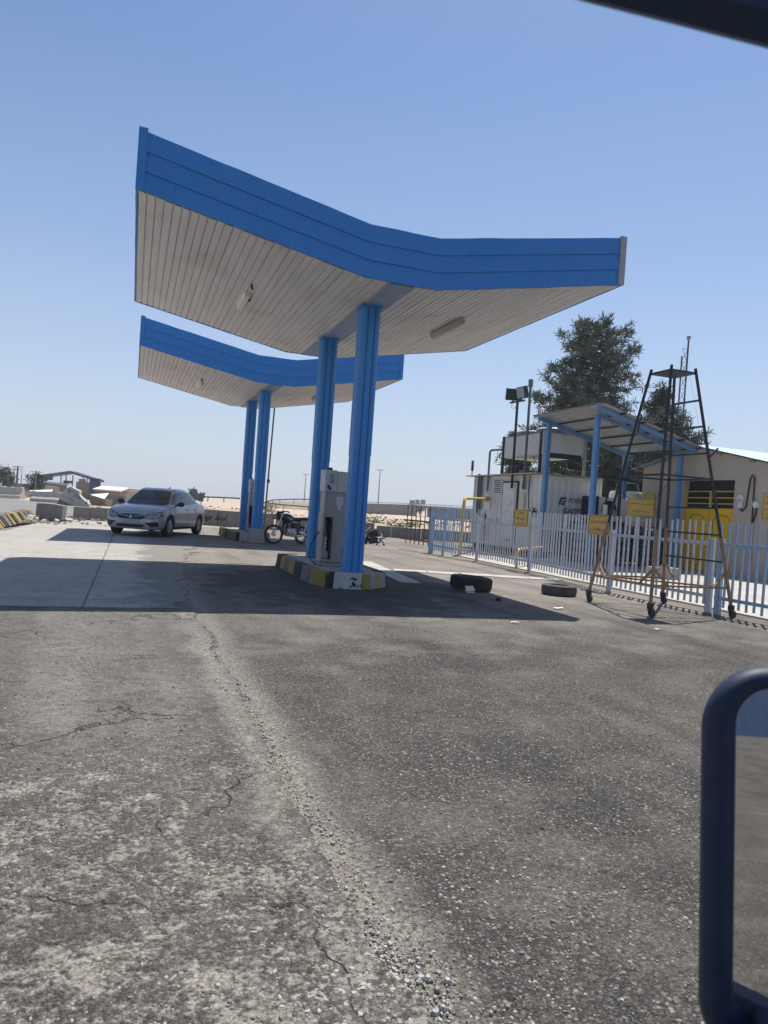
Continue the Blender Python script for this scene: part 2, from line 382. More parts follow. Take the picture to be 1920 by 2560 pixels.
def asphalt_mat(name, kind):
    n = NT(name)
    c0 = n.co(); cw = n.co((1, 1, 1), .22, 4.0)
    big = n.noise(.33, 5, c0); mid = n.noise(1.7, 8, c0, .62); fine = n.noise(190, 3, c0); grit = n.noise(48, 6, c0, .7)
    v1 = n.vor(88, vec=n.co((1, 1, 1), .012, 40)); v2 = n.vor(36, vec=c0); v3 = n.vor(170, vec=c0)
    def val(v):
        s = n.n('SeparateColor'); n.l(v.outputs['Color'], s.inputs[0]); return s.outputs[0], s.outputs[1]
    r1, g1 = val(v1); r2, g2 = val(v2); r3, g3 = val(v3)
    # aggregate: a mosaic of stones in dark binder
    agg = n.ramp(r1, [(0.0, (.026, .0255, .025)), (.35, (.044, .043, .042)), (.62, (.070, .068, .066)), (.82, (.115, .111, .106)), (.93, (.21, .20, .19)), (1.0, (.38, .365, .34))])
    agg = n.mix(n.ramp(v1.outputs['Distance'], [(.36, 0.0), (.60, .8)]), agg, (.018, .018, .018))
    agg = n.mix(.35, agg, n.ramp(r3, [(0.0, (.022, .022, .022)), (.6, (.066, .064, .062)), (.9, (.15, .145, .14)), (1.0, (.32, .31, .29))]))
    peb = n.math('MULTIPLY', n.ramp(v2.outputs['Distance'], [(.24, 1.0), (.34, 0.0)]), n.ramp(r2, [(.84, 0.0), (.85, 1.0)]))
    pebc = n.ramp(g2, [(0.0, (.26, .24, .215)), (.45, (.38, .355, .32)), (.75, (.25, .19, .145)), (1.0, (.46, .44, .40))])
    base = n.mix(n.math('MULTIPLY', peb, .9), agg, pebc)
    base = n.mix(n.ramp(big, [(.36, 0.0), (.66, .45)]), base, (.118, .110, .100))
    st_ = n.n('SeparateXYZ'); n.l(c0, st_.inputs[0])
    if kind == 'dark':
        dm = n.math('ADD', n.math('MULTIPLY', mid, .70), n.math('MULTIPLY', grit, .36))
        dust = n.ramp(dm, [(.50, 0.0), (.68, .50)])
        oil = n.ramp(n.noise(.8, 4, n.co((1, .6, 1))), [(.62, 0.0), (.76, .55)])
        base = n.mix(oil, base, (.036, .034, .033))
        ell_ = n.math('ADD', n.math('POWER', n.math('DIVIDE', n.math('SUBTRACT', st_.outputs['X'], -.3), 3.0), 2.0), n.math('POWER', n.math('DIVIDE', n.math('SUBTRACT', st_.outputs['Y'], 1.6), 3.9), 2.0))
        stain_shade = n.ramp(n.math('ADD', n.math('MULTIPLY', ell_, .6), n.math('MULTIPLY', mid, .9)), [(.62, .85), (1.05, 0.0)])  # oil stain round the pump, also painting deeper canopy shade into the colour
        base = n.mix(dust, base, (.180, .167, .150))
        # the yard gets paler and dustier away from the traffic lane
        far = n.math('ADD', n.math('MULTIPLY', n.math('ADD', st_.outputs['Y'], 1.2), .14), n.math('MULTIPLY', mid, .85))
        far = n.ramp(far, [(-.12, 0.0), (.80, .88)])
        far = n.math('MULTIPLY', far, n.ramp(grit, [(.3, .40), (.60, 1.0)]))
        far = n.math('MULTIPLY', far, n.math('SUBTRACT', 1.0, stain_shade))
        base = n.mix(stain_shade, base, (.048, .048, .050))
        seam = n.math('MULTIPLY', n.ramp(n.math('ABSOLUTE', n.math('ADD', n.math('ADD', st_.outputs['X'], 2.86), n.math('MULTIPLY', n.math('SUBTRACT', mid, .5), .5))), [(.05, 1.0), (.24, 0.0)]), n.ramp(grit, [(.36, .15), (.6, .85)]))
        base = n.mix(seam, base, (.27, .255, .23))
        col = n.mix(far, base, n.mix(n.ramp(n.noise(.9, 7, c0, .65), [(.36, 0.0), (.66, 1.0)]), (.31, .29, .262), (.215, .20, .182)))
        h = n.math('ADD', n.math('MULTIPLY', v1.outputs['Distance'], -.7), n.math('MULTIPLY', grit, .9))
        h = n.math('ADD', h, n.math('MULTIPLY', peb, .6))
        n.bump(h, .9, .012)
    else:
        near = n.math('ADD', n.math('MULTIPLY', st_.outputs['Y'], -.30), n.math('MULTIPLY', n.noise(.8, 4, c0, .55), 1.3))
        near = n.ramp(n.math('SUBTRACT', near, 2.1), [(.18, 0.0), (.95, 1.0)])
        # broken islands of asphalt with pale mortar dust worked in between them
        isl = n.noise(5.6, 7, cw, .62); isl2 = n.noise(19, 6, cw, .68)
        fld = n.math('ADD', n.math('MULTIPLY', isl, .60), n.math('MULTIPLY', isl2, .40))
        fld = n.math('ADD', fld, n.math('MULTIPLY', near, .15))
        fld = n.math('ADD', fld, n.math('MULTIPLY', n.math('SUBTRACT', grit, .5), .42))
        dust = n.ramp(fld, [(.555, 0.0), (.61, .55), (.68, .95)])
        ed1 = n.vor(3.4, 'DISTANCE_TO_EDGE', n.co((1, 1, 1), .42, 3.2)).outputs['Distance']
        ed2 = n.vor(8.5, 'DISTANCE_TO_EDGE', n.co((1, 1, 1), .20, 6.0)).outputs['Distance']
        wv = n.math('MULTIPLY', n.math('ADD', n.math('MULTIPLY', near, .8), .12), n.math('SUBTRACT', n.math('MULTIPLY', n.noise(1.4, 4, c0), 2.4), .65))
        vein = n.math('MAXIMUM', n.math('MULTIPLY', n.math('SUBTRACT', n.math('MULTIPLY', wv, .14), ed1), 18.0, True), n.math('MULTIPLY', n.math('SUBTRACT', n.math('MULTIPLY', wv, .030), ed2), 40.0, True))
        vein = n.math('MULTIPLY', vein, n.ramp(grit, [(.34, .25), (.56, 1.0)]))
        dust = n.math('MAXIMUM', n.math('MULTIPLY', dust, .72), n.math('MULTIPLY', vein, 1.0))
        thin = n.ramp(n.math('ADD', n.math('MULTIPLY', mid, .66), n.math('MULTIPLY', grit, .40)), [(.42, .12), (.64, .62)])
        thin = n.math('MULTIPLY', thin, n.math('SUBTRACT', 1.0, n.math('MULTIPLY', near, .65)))
        base = n.mix(n.math('MULTIPLY', n.math('SUBTRACT', 1.0, n.math('MULTIPLY', near, .6)), .26), base, (.30, .29, .27))
        base = n.mix(thin, base, (.235, .224, .205))
        dc = n.mix(n.ramp(n.noise(2.6, 7, c0, .62), [(.35, 0.0), (.7, 1.0)]), (.335, .317, .285), (.25, .236, .212))
        seam = n.math('MULTIPLY', n.ramp(n.math('ABSOLUTE', n.math('ADD', n.math('ADD', st_.outputs['X'], 2.98), n.math('MULTIPLY', n.math('SUBTRACT', mid, .5), .3))), [(.02, 1.0), (.12, 0.0)]), n.ramp(grit, [(.3, .5), (.6, 1.0)]))
        dust = n.math('MAXIMUM', dust, n.math('MULTIPLY', seam, .55))
        dc = n.mix(n.ramp(grit, [(.36, .8), (.56, 0.0)]), dc, (.105, .10, .093))
        dc = n.mix(n.math('MULTIPLY', peb, .7), dc, (.12, .11, .1))
        col = n.mix(dust, base, dc)
        crk = n.vor(.8, 'DISTANCE_TO_EDGE', n.co((1, 1, 1), .75, 2.6)).outputs['Distance']
        cm = n.math('MULTIPLY', n.ramp(crk, [(.002, 1.0), (.010, 0.0)]), n.ramp(n.noise(1.1, 3, c0), [(.47, 0.0), (.60, 1.0)]))
        col = n.mix(n.math('MULTIPLY', cm, .75), col, (.045, .042, .038))
        h = n.math('ADD', n.math('MULTIPLY', v1.outputs['Distance'], -.7), n.math('MULTIPLY', grit, .9))
        h = n.math('MULTIPLY', h, n.math('SUBTRACT', 1.0, n.math('MULTIPLY', dust, .6)))
        h = n.math('SUBTRACT', h, n.math('MULTIPLY', dust, 1.3)); h = n.math('SUBTRACT', h, n.math('MULTIPLY', cm, 1.5))
        n.bump(h, 1.0, .014)
    sp = n.noise(24, 5, c0, .80); sp2 = n.noise(75, 4, c0, .75)
    sp = n.math('ADD', n.math('MULTIPLY', sp, .6), n.math('MULTIPLY', sp2, .4))
    col = n.mix(1.0, col, n.ramp(sp, [(.34, (.42, .42, .42)), (.44, (.78, .78, .78)), (.50, (1.0, 1.0, 1.0)), (.57, (1.22, 1.22, 1.22)), (.66, (1.75, 1.74, 1.70))]), 'MULTIPLY')
    trk = n.noise(1.0, 4, n.co((1.7, .16, 1)), .5)
    col = n.mix(1.0, col, n.ramp(trk, [(.36, (.80, .80, .80)), (.5, (1.0, 1.0, 1.0)), (.66, (1.10, 1.10, 1.09))]), 'MULTIPLY')
    col = n.mix(1.0, col, (1.06, 1.015, .965) if kind == 'dark' else (1.02, .985, .94), 'MULTIPLY')
    return n.set(col, .92, 0, .25)
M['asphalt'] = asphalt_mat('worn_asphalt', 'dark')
M['oldasphalt'] = asphalt_mat('old_patched_asphalt', 'old')
def apron_mat():
    n = NT('oil_stained_concrete')
    a = n.noise(.5, 6); b = n.noise(2.5, 7, None, .62); c = n.noise(70, 3)
    col = n.mix(n.ramp(a, [(.35, 0.0), (.65, 1.0)]), (.47, .45, .405), (.39, .37, .33))
    col = n.mix(n.ramp(b, [(.48, 0.0), (.74, .65)]), col, (.25, .235, .205))
    st_ = n.n('SeparateXYZ'); n.l(n.co(), st_.inputs[0])
    lane = n.ramp(n.math('ADD', n.math('MULTIPLY', n.math('ADD', st_.outputs['X'], 3.9), .55), n.math('MULTIPLY', n.noise(1.3, 7, None, .65), 1.3)), [(.85, 0.0), (1.75, .80)])
    col = n.mix(lane, col, (.16, .15, .135))
    col = n.mix(n.ramp(n.noise(38, 5, None, .7), [(.36, .6), (.56, 0.0)]), col, (.15, .14, .125))
    col = n.mix(n.ramp(c, [(.3, .3), (.7, 0.0)]), col, (.2, .19, .17))
    br = n.n('TexBrick'); br.offset = 0; br.inputs['Scale'].default_value = 1.0
    br.inputs['Brick Width'].default_value = 4.1; br.inputs['Row Height'].default_value = 3.1; br.inputs['Mortar Size'].default_value = .018
    br.inputs['Mortar Smooth'].default_value = .3
    mp = n.n('Mapping'); mp.inputs['Location'].default_value = (.0, .9, 0); n.l(n.co((1, 1, 1), .05, 1.0), mp.inputs[0]); n.l(mp.outputs[0], br.inputs[0])
    col = n.mix(n.math('MULTIPLY', br.outputs['Fac'], .7), col, (.11, .10, .09))
    n.bump(n.math('SUBTRACT', c, br.outputs['Fac']), .4, .008)
    return n.set(col, .85, 0, .3)
M['apron'] = apron_mat()

def sheet(name, mat, edge_pts, z, thick=.05, sub=None):
    """horizontal slab in site coordinates with a real edge"""
    mb = MB(); mb.prism(edge_pts, z - thick, z)
    o = mb.build(name, mat); place(o, 0, 0); return struct(o)
def jag(p, q, step, amp, seed):
    r = random.Random(seed); p, q = V(p), V(q); n = max(2, int((q - p).length / step)); d = (q - p).normalized(); nn = V((-d.y, d.x))
    return [tuple(p + (q - p) * (i / n) + nn * (r.uniform(-amp, amp) * .3 + amp * 1.4 * noise.noise(V((i * step * 1.6, seed, 0))))) for i in range(n)]
# yard asphalt under everything, old pavement and concrete apron lie on it as thin worn layers
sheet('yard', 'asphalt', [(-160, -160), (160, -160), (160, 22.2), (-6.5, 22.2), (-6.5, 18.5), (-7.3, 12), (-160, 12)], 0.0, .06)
def seam_s(t): return -2.885 + .075 * noise.noise(V((t * 1.1, 3, 0))) + .045 * noise.noise(V((t * 4.3, 7, 0))) + .02 * noise.noise(V((t * 17, 9, 0)))
old = [(seam_s(-14 + .018 * i), -14 + .018 * i) for i in range(680)] + jag((-2.95, -1.75), (-14, -1.55), .25, .05, 4) + [(-14, -1.55), (-14, -14)]
sheet('pavement', 'oldasphalt', old, .014, .03)
apr = jag((-3.0, -1.5), (-2.6, 4.6), .05, .16, 5) + jag((-2.6, 4.6), (-1.9, 10.2), .08, .2, 6) + jag((-1.9, 10.2), (-.9, 21), .12, .16, 7) + [(-.9, 22.0), (-6.6, 22.0), (-6.9, 12), (-14, 8), (-14, -1.5)]
sheet('apron', 'apron', apr, .010, .04)
pad = [(5.75, -6), (13.25, -6), (13.25, 11), (6.15, 10.9), (5.95, 8)]
M['padconc'] = pm('pale_yard_concrete', (.44, .415, .375), (.35, .33, .30), 1.2, .9, bump=.2, c3=(.28, .26, .23), c3pos=.66)  # pale concrete of the pad inside the fence
sheet('platform', 'padconc', pad, .03, .05)
# trench covers (pale slabs): one run across, one run along the yard
def slabs(name, label, p, q, w, n, z=.016):
    p, q = V(p), V(q); d = (q - p).normalized(); nn = V((-d.y, d.x)); L = (q - p).length / n
    e = site(name, label, 'trench cover', p.x, p.y); mb = MB()
    for i in range(n):
        a = d * (L * i + .012) - nn * w / 2; b = d * (L * (i + 1) - .012) - nn * w / 2
        j = rnd.uniform(-.01, .01)
        mb.prism([(a.x, a.y), (b.x, b.y), (b.x + nn.x * w, b.y + nn.y * w), (a.x + nn.x * w, a.y + nn.y * w)], 0, z + j * .3)
    mb.build('slab', 'slabwhite', e, bevel=.004)
slabs('trench_cover', 'row of pale concrete trench slabs running from the near island to the white fence', (1.86, 4.62), (5.55, 3.72), .52, 5)
slabs('trench_cover', 'pale concrete trench slabs running along beside the near pump island, mostly in shadow', (1.30, 2.1), (1.80, 6.6), .40, 6)

# road at the far left and its dark edge
M['road'] = pm('grey_road', (.21, .205, .195), (.17, .165, .155), .4, .9, bump=.2)
mb = MB(); pts = [(-80, 41), (-80, 71), (-33, 62), (-24, 54.5), (-17, 47), (-13.5, 38.0), (-14.6, 31.2), (-15.2, 30), (-60, 30)]
mb.prism(pts, -.2, .02); struct(mb.build('road', 'road'))
# dirt bank beyond the barrier
M['dirt'] = pm('pink_brown_dirt', (.42, .31, .235), (.34, .25, .185), .5, .95, bump=.5, bscale=2)
mb = MB(); rows = []
for i in range(26):
    r = []
    for j in range(90):
        x = -17.6 + j * .32; y = 37.5 + i * .5
        env = sin(pi * i / 25) ** .8 * min(1, j / 8, (89 - j) / 14)
        r.append((x, y, -.12 + env * (.62 + .40 * noise.noise(V((x * .33, y * .25, 1))) + .12 * noise.noise(V((x * 1.3, y, 5)))) * (1.0 if x < -3 else .8)))
    rows.append(r)
mb.grid(rows); struct(mb.build('terrain', 'dirt', None, True))

# ================================================================== CANOPIES
WL, MID, WR, Z0, RL, FH, LEN = 3.27, .565, 3.33, 4.74, .63, .795, 6.05
def soff(s):
    return Z0 + (RL * (-s - MID) / WL if s < -MID else RL * (s - MID) / WR if s > MID else 0)
def make_canopy(label):
    e = site('fuel_canopy', label, 'canopy', 0, 0, 0, 0, 'pump canopies')
    ends = [-MID - WL, -MID, MID, MID + WR]
    # roof body
    for a, b in zip(ends[:-1], ends[1:]):
        MB().prism([(a, soff(a) + .05), (b, soff(b) + .05), (b, soff(b) + FH - .1), (a, soff(a) + FH - .1)], .05, LEN - .05,
                   0, Matrix(((1, 0, 0, 0), (0, 0, 1, 0), (0, 1, 0, 0), (0, 0, 0, 1)))).build('roof', 'roofmetal', e)
    # soffit planks
    for a, b in zip(ends[:-1], ends[1:]):
        n = max(2, round((b - a) / .118)); w = (b - a) / n; prof = []
        for i in range(n):
            s0 = a + i * w; dz = rnd.uniform(-.004, .004)
            for k, h in ((0.0, 0.018), (.10, .018), (.14, 0), (.93, 0), (.97, .018)):
                s = s0 + k * w; prof.append((s, soff(s) + h + dz))
        prof.append((b, soff(b) + .018)); prof = [(p[0], p[1]) for p in prof]
        rows = []
        for j in range(13):
            t = .03 + (LEN - .06) * j / 12
            rows.append([(s, t, z + .010 * noise.noise(V((s * 1.1, t * .8, 2)))) for s, z in prof])
        MB().grid(rows).build('soffit', 'soffit', e)
    # fascia boards on four sides
    def board_run(pts, out, nm='fascia'):
        mb = MB()
        for k in range(3):
            h0, h1 = FH * k / 3, FH * (k + 1) / 3 + (.012 if k < 2 else 0)
            A, B, C, D = [], [], [], []
            for i, (s, t) in enumerate(pts):
                zb = soff(s); j = .006 * noise.noise(V((s * 1.6, t * 1.6, k * 3.3)))
                topj = (.010 * noise.noise(V((s * 1.9, t, 7))) if k == 2 else 0)
                ob, ot = .026 + j, .004 + j
                A.append((s + out[0] * 0, t + out[1] * 0, zb + h0 - .003)); B.append((s + out[0] * ob, t + out[1] * ob, zb + h0 - .003))
                C.append((s + out[0] * ot, t + out[1] * ot, zb + h1 + topj)); D.append((s - out[0] * .012, t - out[1] * .012, zb + h1 + topj))
            mb.grid([A, B, C, D, A])
        return mb.build(nm, 'blue', e)
    def lin(a, b, t, n): return [(a + (b - a) * i / n, t) for i in range(n + 1)]
    for a, b, n in zip(ends[:-1], ends[1:], (26, 8, 26)):
        g = .0015
        board_run(lin(a + g, b - g, 0, n), (0, -1)); board_run(lin(a + g, b - g, LEN, n), (0, 1))
    board_run([(ends[0], .0 + LEN * i / 20) for i in range(21)], (-1, 0)); board_run([(ends[3], LEN * i / 20) for i in range(21)], (1, 0))
    # upright corner trims of the front
    for s, mt in ((ends[0], 'blue'), (ends[3], 'greytrim')):
        sg = 1 if s < 0 else -1
        x0, x1 = sorted((s - sg * .032, s + sg * .085))
        MB().box(x0, x1, -.040, .02, soff(s) - .006 + (0 if s > 0 else .0), soff(s) + FH + (.022 if s < 0 else .012)).build('corner_trim', mt, e, bevel=.004)
    MB().box(-.19, .19, .03, LEN - .03, Z0 - .022, Z0 + .03).build('beam', 'bluewash', e)
    # fluted sheet metal columns
    def colpoly(h, d=.024):
        side = [-h + .04, -.076, -.066, -.052, -.042, .042, .052, .066, .076, h - .04]
        off = [0, 0, d, d, 0, 0, d, d, 0, 0]
        p = []
        for q in range(4):
            a = q * pi / 2
            for x, o in zip(side, off):
                px, py = x, -(h - o); p.append((px * cos(a) - py * sin(a), px * sin(a) + py * cos(a)))
        return p
    for t in (1.43, 4.12):
        s = -.06
        c = MB().prism([(s + x, t + y) for x, y in colpoly(.163)], 2.2, Z0 - .02).build('column', 'bluecol', e, bevel=.003)
        MB().prism([(s + x, t + y) for x, y in colpoly(.156)], .2, 2.225).build('column_sleeve', 'bluecol', c, bevel=.003)
        MB().box(s - .18, s + .18, t - .18, t + .18, Z0 - .05, Z0 - .024).build('column_head', 'bluecol', c)
    f = MB()
    s = -1.95; z = soff(s)
    f.box(s - .05, s + .05, 2.68, 3.70, z - .09, z + .02); o = f.build('light_fitting', 'fluor', e, bevel=.012)
    MB().tube([(s, 2.2, z), (s, 2.2, z - .05), (s + .03, 2.25, z - .06)], .02, 8).build('wire', 'cable', o)
    MB().tube([(s + .05, 3.0, z - .05), (s + .09, 3.02, z - .07), (s + .1, 3.1, z - .02)], .014, 6).build('wire', 'cable', o)
    s = 1.95; z = soff(s)
    f = MB(); f.tube([(s, 2.05, z - .06), (s, 2.09, z - .06), (s, 3.42, z - .06), (s, 3.46, z - .06)], [.055, .08, .08, .055], 14)
    o = f.build('light_fitting', 'greytrim', e, True)
    for y in (2.3, 3.1): MB().box(s - .03, s + .03, y, y + .06, z - .03, z + .03).build('bracket', 'fluor', o)
    return e
can1 = make_canopy('near blue butterfly canopy with cream plank soffit over the pump beside the white fence')
can2 = dup(can1, 'far smaller-looking blue butterfly canopy standing behind, beside the parked silver car')
place(can2, .147, 10.931, .02); relabel(can2, 'corner_trim', 'blue')
for o in can1.children:
    if o.name.startswith('column') or o.name.startswith('fascia'): pass
e = site('leaning_pole', 'thin grey pole leaning up to the rear edge of the far canopy', 'pole', 1.0, 16.2)
MB().tube([(-.02, 0, 0), (.20, .65, 4.82)], .03, 8).build('shaft', 'pipegrey', e)
MB().tube([(.085, .28, 2.0), (.09, .29, 2.12)], .055, 8).build('clamp', 'cable', e)

# ================================================================== PUMP ISLANDS
def make_island(label):
    e = site('pump_island', label, 'pump island', 0, 0, 0, 0, 'pump islands')
    H = .25
    out = [(-.72, 4.75), (-.74, 4.3), (-.74, 3.85), (-.745, 3.45), (-.75, 2.9), (-.76, 2.3), (-.755, 1.66), (-.62, 1.07), (-.52, .95), (-.04, .87), (.13, .93), (.56, 1.36), (.62, 1.9), (.62, 2.5), (.62, 3.1), (.62, 3.7), (.62, 4.3), (.62, 4.75), (.1, 4.95), (-.3, 4.95)]
    cols = ['kblack', 'kyellow', 'kgrey', 'kyellow', 'kblack', 'kgrey', 'kyellow', 'kblack', 'kwhite', 'kyellow', 'kyellowfade', 'kblack', 'kyellow', 'kblack', 'kyellow', 'kblack', 'kyellow', 'kblack', 'kyellow', 'kblack']
    c = V((-.07, 2.9)); n = len(out)
    inn = [(x + (c.x - x) * .26 if abs(x) > .3 else x * .8, y + (.17 if y < 1.5 else -.15 if y > 4.6 else 0)) for x, y in out]
    r = random.Random(2)
    for i in range(n):
        a, b, bi, ai = [V(p) for p in (out[i], out[(i + 1) % n], inn[(i + 1) % n], inn[i])]
        d = (b - a).normalized() * .004; j = r.uniform(-.008, .008); nn = V((d.y, -d.x)).normalized() * r.uniform(-.008, .008)
        lo = [a + d + nn, b - d + nn, bi, ai]; mb = MB()
        hi = [p + (q - p) * .16 for p, q in zip(lo, (bi, ai, bi, ai))]
        hi = [lo[0] + (ai - lo[0]) * .16, lo[1] + (bi - lo[1]) * .16, bi, ai]
        mb.add([(p.x, p.y, -.02) for p in lo] + [(p.x, p.y, H + j) for p in hi], [(0, 3, 2, 1), (4, 5, 6, 7), (0, 1, 5, 4), (1, 2, 6, 5), (2, 3, 7, 6), (3, 0, 4, 7)])
        mb.build('kerb_stone', cols[i], e, bevel=.018, seg=3)
    MB().prism(inn, -.02, H - .012).build('paving', 'concrete', e)
    return e
isl1 = make_island('near pump island with chipped yellow, black and white kerb stones under the near canopy')
isl2 = dup(isl1, 'far pump island with striped kerb behind the grey concrete block'); place(isl2, .147, 11.87, .02)
def make_pump(label):
    e = site('fuel_dispenser', label, 'fuel pump', 0, 0, .238, 0, 'fuel dispensers')
    s0, s1, t0, t1 = -.40, .36, 2.30, 2.64; z = lambda h: h - .238
    MB().box(s0 - .05, s1 + .05, t0 - .06, t1 + .05, 0, .06).build('plinth', 'concrete', e, bevel=.01)
    b = MB(); b.box(s0, s0 + .018, t0, t1, z(.31), z(1.18)).box(s0 + .018, s0 + .04, t0, t0 + .02, z(.31), z(1.18)).box(s0 + .19, s1, t0, t1, z(.31), z(1.18))
    b.box(s0 + .018, s0 + .19, t0 + .24, t1, z(.31), z(1.18)).box(s0 + .04, s0 + .19, t0, t0 + .24, z(1.12), z(1.18)).box(s0 + .04, s0 + .19, t0, t0 + .24, z(.31), z(.36))
    b.build('cabinet', 'steel', e, bevel=.004)
    b = MB()
    for i in range(4): b.box(s1 - .38, s1 - .16, t0 - .006, t0 + .002, z(.43 + i * .035), z(.445 + i * .035))
    b.build('vent', 'dark', e)
    MB().box(s0 + .02, s0 + .188, t0 + .215, t0 + .238, z(.37), z(1.11)).build('recess_back', 'dark', e)
    p = MB()
    for x, h0, h1, r in ((.07, .4, .72, .018), (.11, .42, .76, .02), (.09, .5, 1.05, .012)):
        p.tube([(s0 + x, t0 + .12, z(h0)), (s0 + x, t0 + .12, z(h1)), (s0 + x + .02, t0 + .16, z(h1 + .05))], r, 8)
    p.box(s0 + .06, s0 + .15, t0 + .08, t0 + .18, z(.37), z(.5)).tube([(s0 + .05, t0 + .18, z(.74)), (s0 + .15, t0 + .18, z(.74))], .015, 8)
    p.build('pipework', 'chrome', e)
    MB().box(s0 + .012, s1 - .01, t0 + .012, t1 - .01, z(1.18), z(1.58)).build('mid_panel', 'steel', e, bevel=.003)
    MB().add([(s0 + .22, t0 + .008, z(1.50)), (s0 + .36, t0 + .008, z(1.50)), (s0 + .355, t0 + .008, z(1.37)), (s0 + .325, t0 + .008, z(1.33)), (s0 + .32, t0 + .008, z(1.26)), (s0 + .26, t0 + .008, z(1.26)), (s0 + .255, t0 + .008, z(1.33)), (s0 + .225, t0 + .008, z(1.37))],
             [tuple(range(8))]).build('sticker', 'headgrey', e)
    h = MB().box(s0 - .01, s0 + .21, t0 - .02, t1, z(1.58), z(1.97)).box(s0 + .215, s1, t0 - .012, t1, z(1.58), z(1.955)).build('head', 'headgrey', e, bevel=.008)
    MB().box(s0 + .07, s0 + .16, t0 - .026, t0 - .018, z(1.72), z(1.90)).build('display', 'glassgrey', h)
    for x, hh in ((.055, 1.675), (.085, 1.635)):
        MB().tube([(s0 + x, t0 - .022, z(hh)), (s0 + x, t0 - .045, z(hh))], .024, 10).build('knob', 'cable', h)
    MB().tube([(s0 + .12, t0 + .2, z(1.96)), (s0 + .12, t0 + .2, z(2.02))], .05, 10).build('lamp_base', 'cable', h)
    MB().tube([(s0 - .0, t0 + .2, z(.85)), (s0 - .06, t0 + .24, z(.74)), (s0 - .12, t0 + .3, z(.60)), (s0 - .14, t0 + .3, z(.42)), (s0 - .10, t0 + .2, z(.30)), (s0 - .05, t0 + .05, z(.262)), (s0 + .0, t0 - .08, z(.262))], .011, 8).build('hose', 'cable', e, True)
    return e
pump1 = make_pump('grey fuel dispenser with open side door between the two columns of the near canopy')
pump2 = dup(pump1, 'fuel dispenser half hidden behind the front column of the far canopy'); place(pump2, .177, 10.931, .258); pump2.scale.x = .6
b = MB().box(-.24, .24, -.22, .22, 0, .44); o = b.build('concrete_block', 'concrete', None, bevel=.02, seg=3)
place(o, .087, 12.33, 0); tag(o, 'square grey concrete block around the foot of the front far column', 'concrete block')

# ================================================================== WHITE PICKET FENCE
FZ0, FZ1, R1, R0 = .13, 1.50, 1.13, .27
def fence_run(name, label, pts, posts, mat, step=.138, lowmat=None, cat='fence', group=None, top=FZ1, wide=()):
    """pts: polyline of (s,t); posts: distances along it"""
    e = site(name, label, cat, 0, 0, 0, 0, group)
    P = [V(p) for p in pts]; seg = [(P[i + 1] - P[i]).length for i in range(len(P) - 1)]; L = sum(seg)
    def pos(d):
        for i, l in enumerate(seg):
            if d <= l or i == len(seg) - 1:
                u = (P[i + 1] - P[i]).normalized(); return P[i] + u * d, u
            d -= l
    m = MB(); k = 0; d = step / 2
    while d < L:
        p, u = pos(d); nn = V((-u.y, u.x)); lean = rnd.gauss(0, .016); h = top + rnd.uniform(-.012, .012)
        if rnd.random() < .03: lean = rnd.choice((-.05, .05))
        f = nn * (-.030)
        a = p + f; w = .0175
        q = a + u * lean * 1.3
        vs = []
        for (c, z) in ((a, FZ0 + rnd.uniform(-.02, .01)), (q, h)):
            for (x, y) in ((-w, -.011), (w, -.011), (w, .011), (-w, .011)):
                r = c + u * x + nn * y; vs.append((r.x, r.y, z))
        m.add(vs, [(0, 3, 2, 1), (4, 5, 6, 7), (0, 1, 5, 4), (1, 2, 6, 5), (2, 3, 7, 6), (3, 0, 4, 7)])
        d += step * rnd.uniform(.93, 1.07)
    m.build('pickets', mat, e)
    m = MB()
    for i in range(len(P) - 1):
        a, b = P[i], P[i + 1]
        m.bar((a.x, a.y, R1), (b.x, b.y, R1), .036, .055); m.bar((a.x, a.y, R0), (b.x, b.y, R0), .036, .055)
    m.build('rails', mat, e)
    for d in posts:
        p, u = pos(d); w = .055 if d in wide else .038
        T = Matrix.Translation((p.x + .012, p.y, 0)) @ Matrix.Rotation(atan2(u.y, u.x), 4, 'Z')
        MB().box(-w, w, -.03, .03, -.05, 1.22 if d in wide else 1.3, 0, T).build('post', mat, e, bevel=.004)
    return e
fence_run('picket_fence', 'long white steel picket fence in front of the white container, running to the gate', [(5.60, 9.5), (5.84, 8.54), (5.78, 5.48), (5.32, 1.68), (5.36, -.92)], [1.0, 4.03, 7.87, 10.44], 'fencewhite', wide=(7.87, 10.44))
fence_run('picket_fence', 'pale blue painted corner section of picket fence at the far end of the white fence', [(5.52, 11.12), (5.60, 9.56)], [0.03, .8], 'lightblue', .125)
fence_run('picket_fence', 'light blue picket fence section right of the white gate post, before the beige building', [(5.36, -1.02), (5.42, -4.4)], [.06, 2.0], 'lightblue', .15, wide=(.06,))
e = site('rusty_gate_leaf', 'small rusty barred gate leaf standing open past the pale blue fence corner', 'gate', 5.5, 11.2, 0)
g = MB(); u = V((-.15, .99))
for i in range(6):
    d = .12 + i * .29; g.bar((u.x * d, u.y * d, .22), (u.x * d, u.y * d, 1.5), .026)
g.build('bars', 'rustbar', e)
g = MB(); g.bar((0, 0, 1.0), (u.x * 1.75, u.y * 1.75, 1.0), .03, .05).bar((0, 0, .36), (u.x * 2.0, u.y * 2.0, .36), .03, .06); g.build('rails', 'rustbar', e)
MB().bar((0, 0, 0), (0, 0, 1.4), .07).build('post', 'lightblue', e)

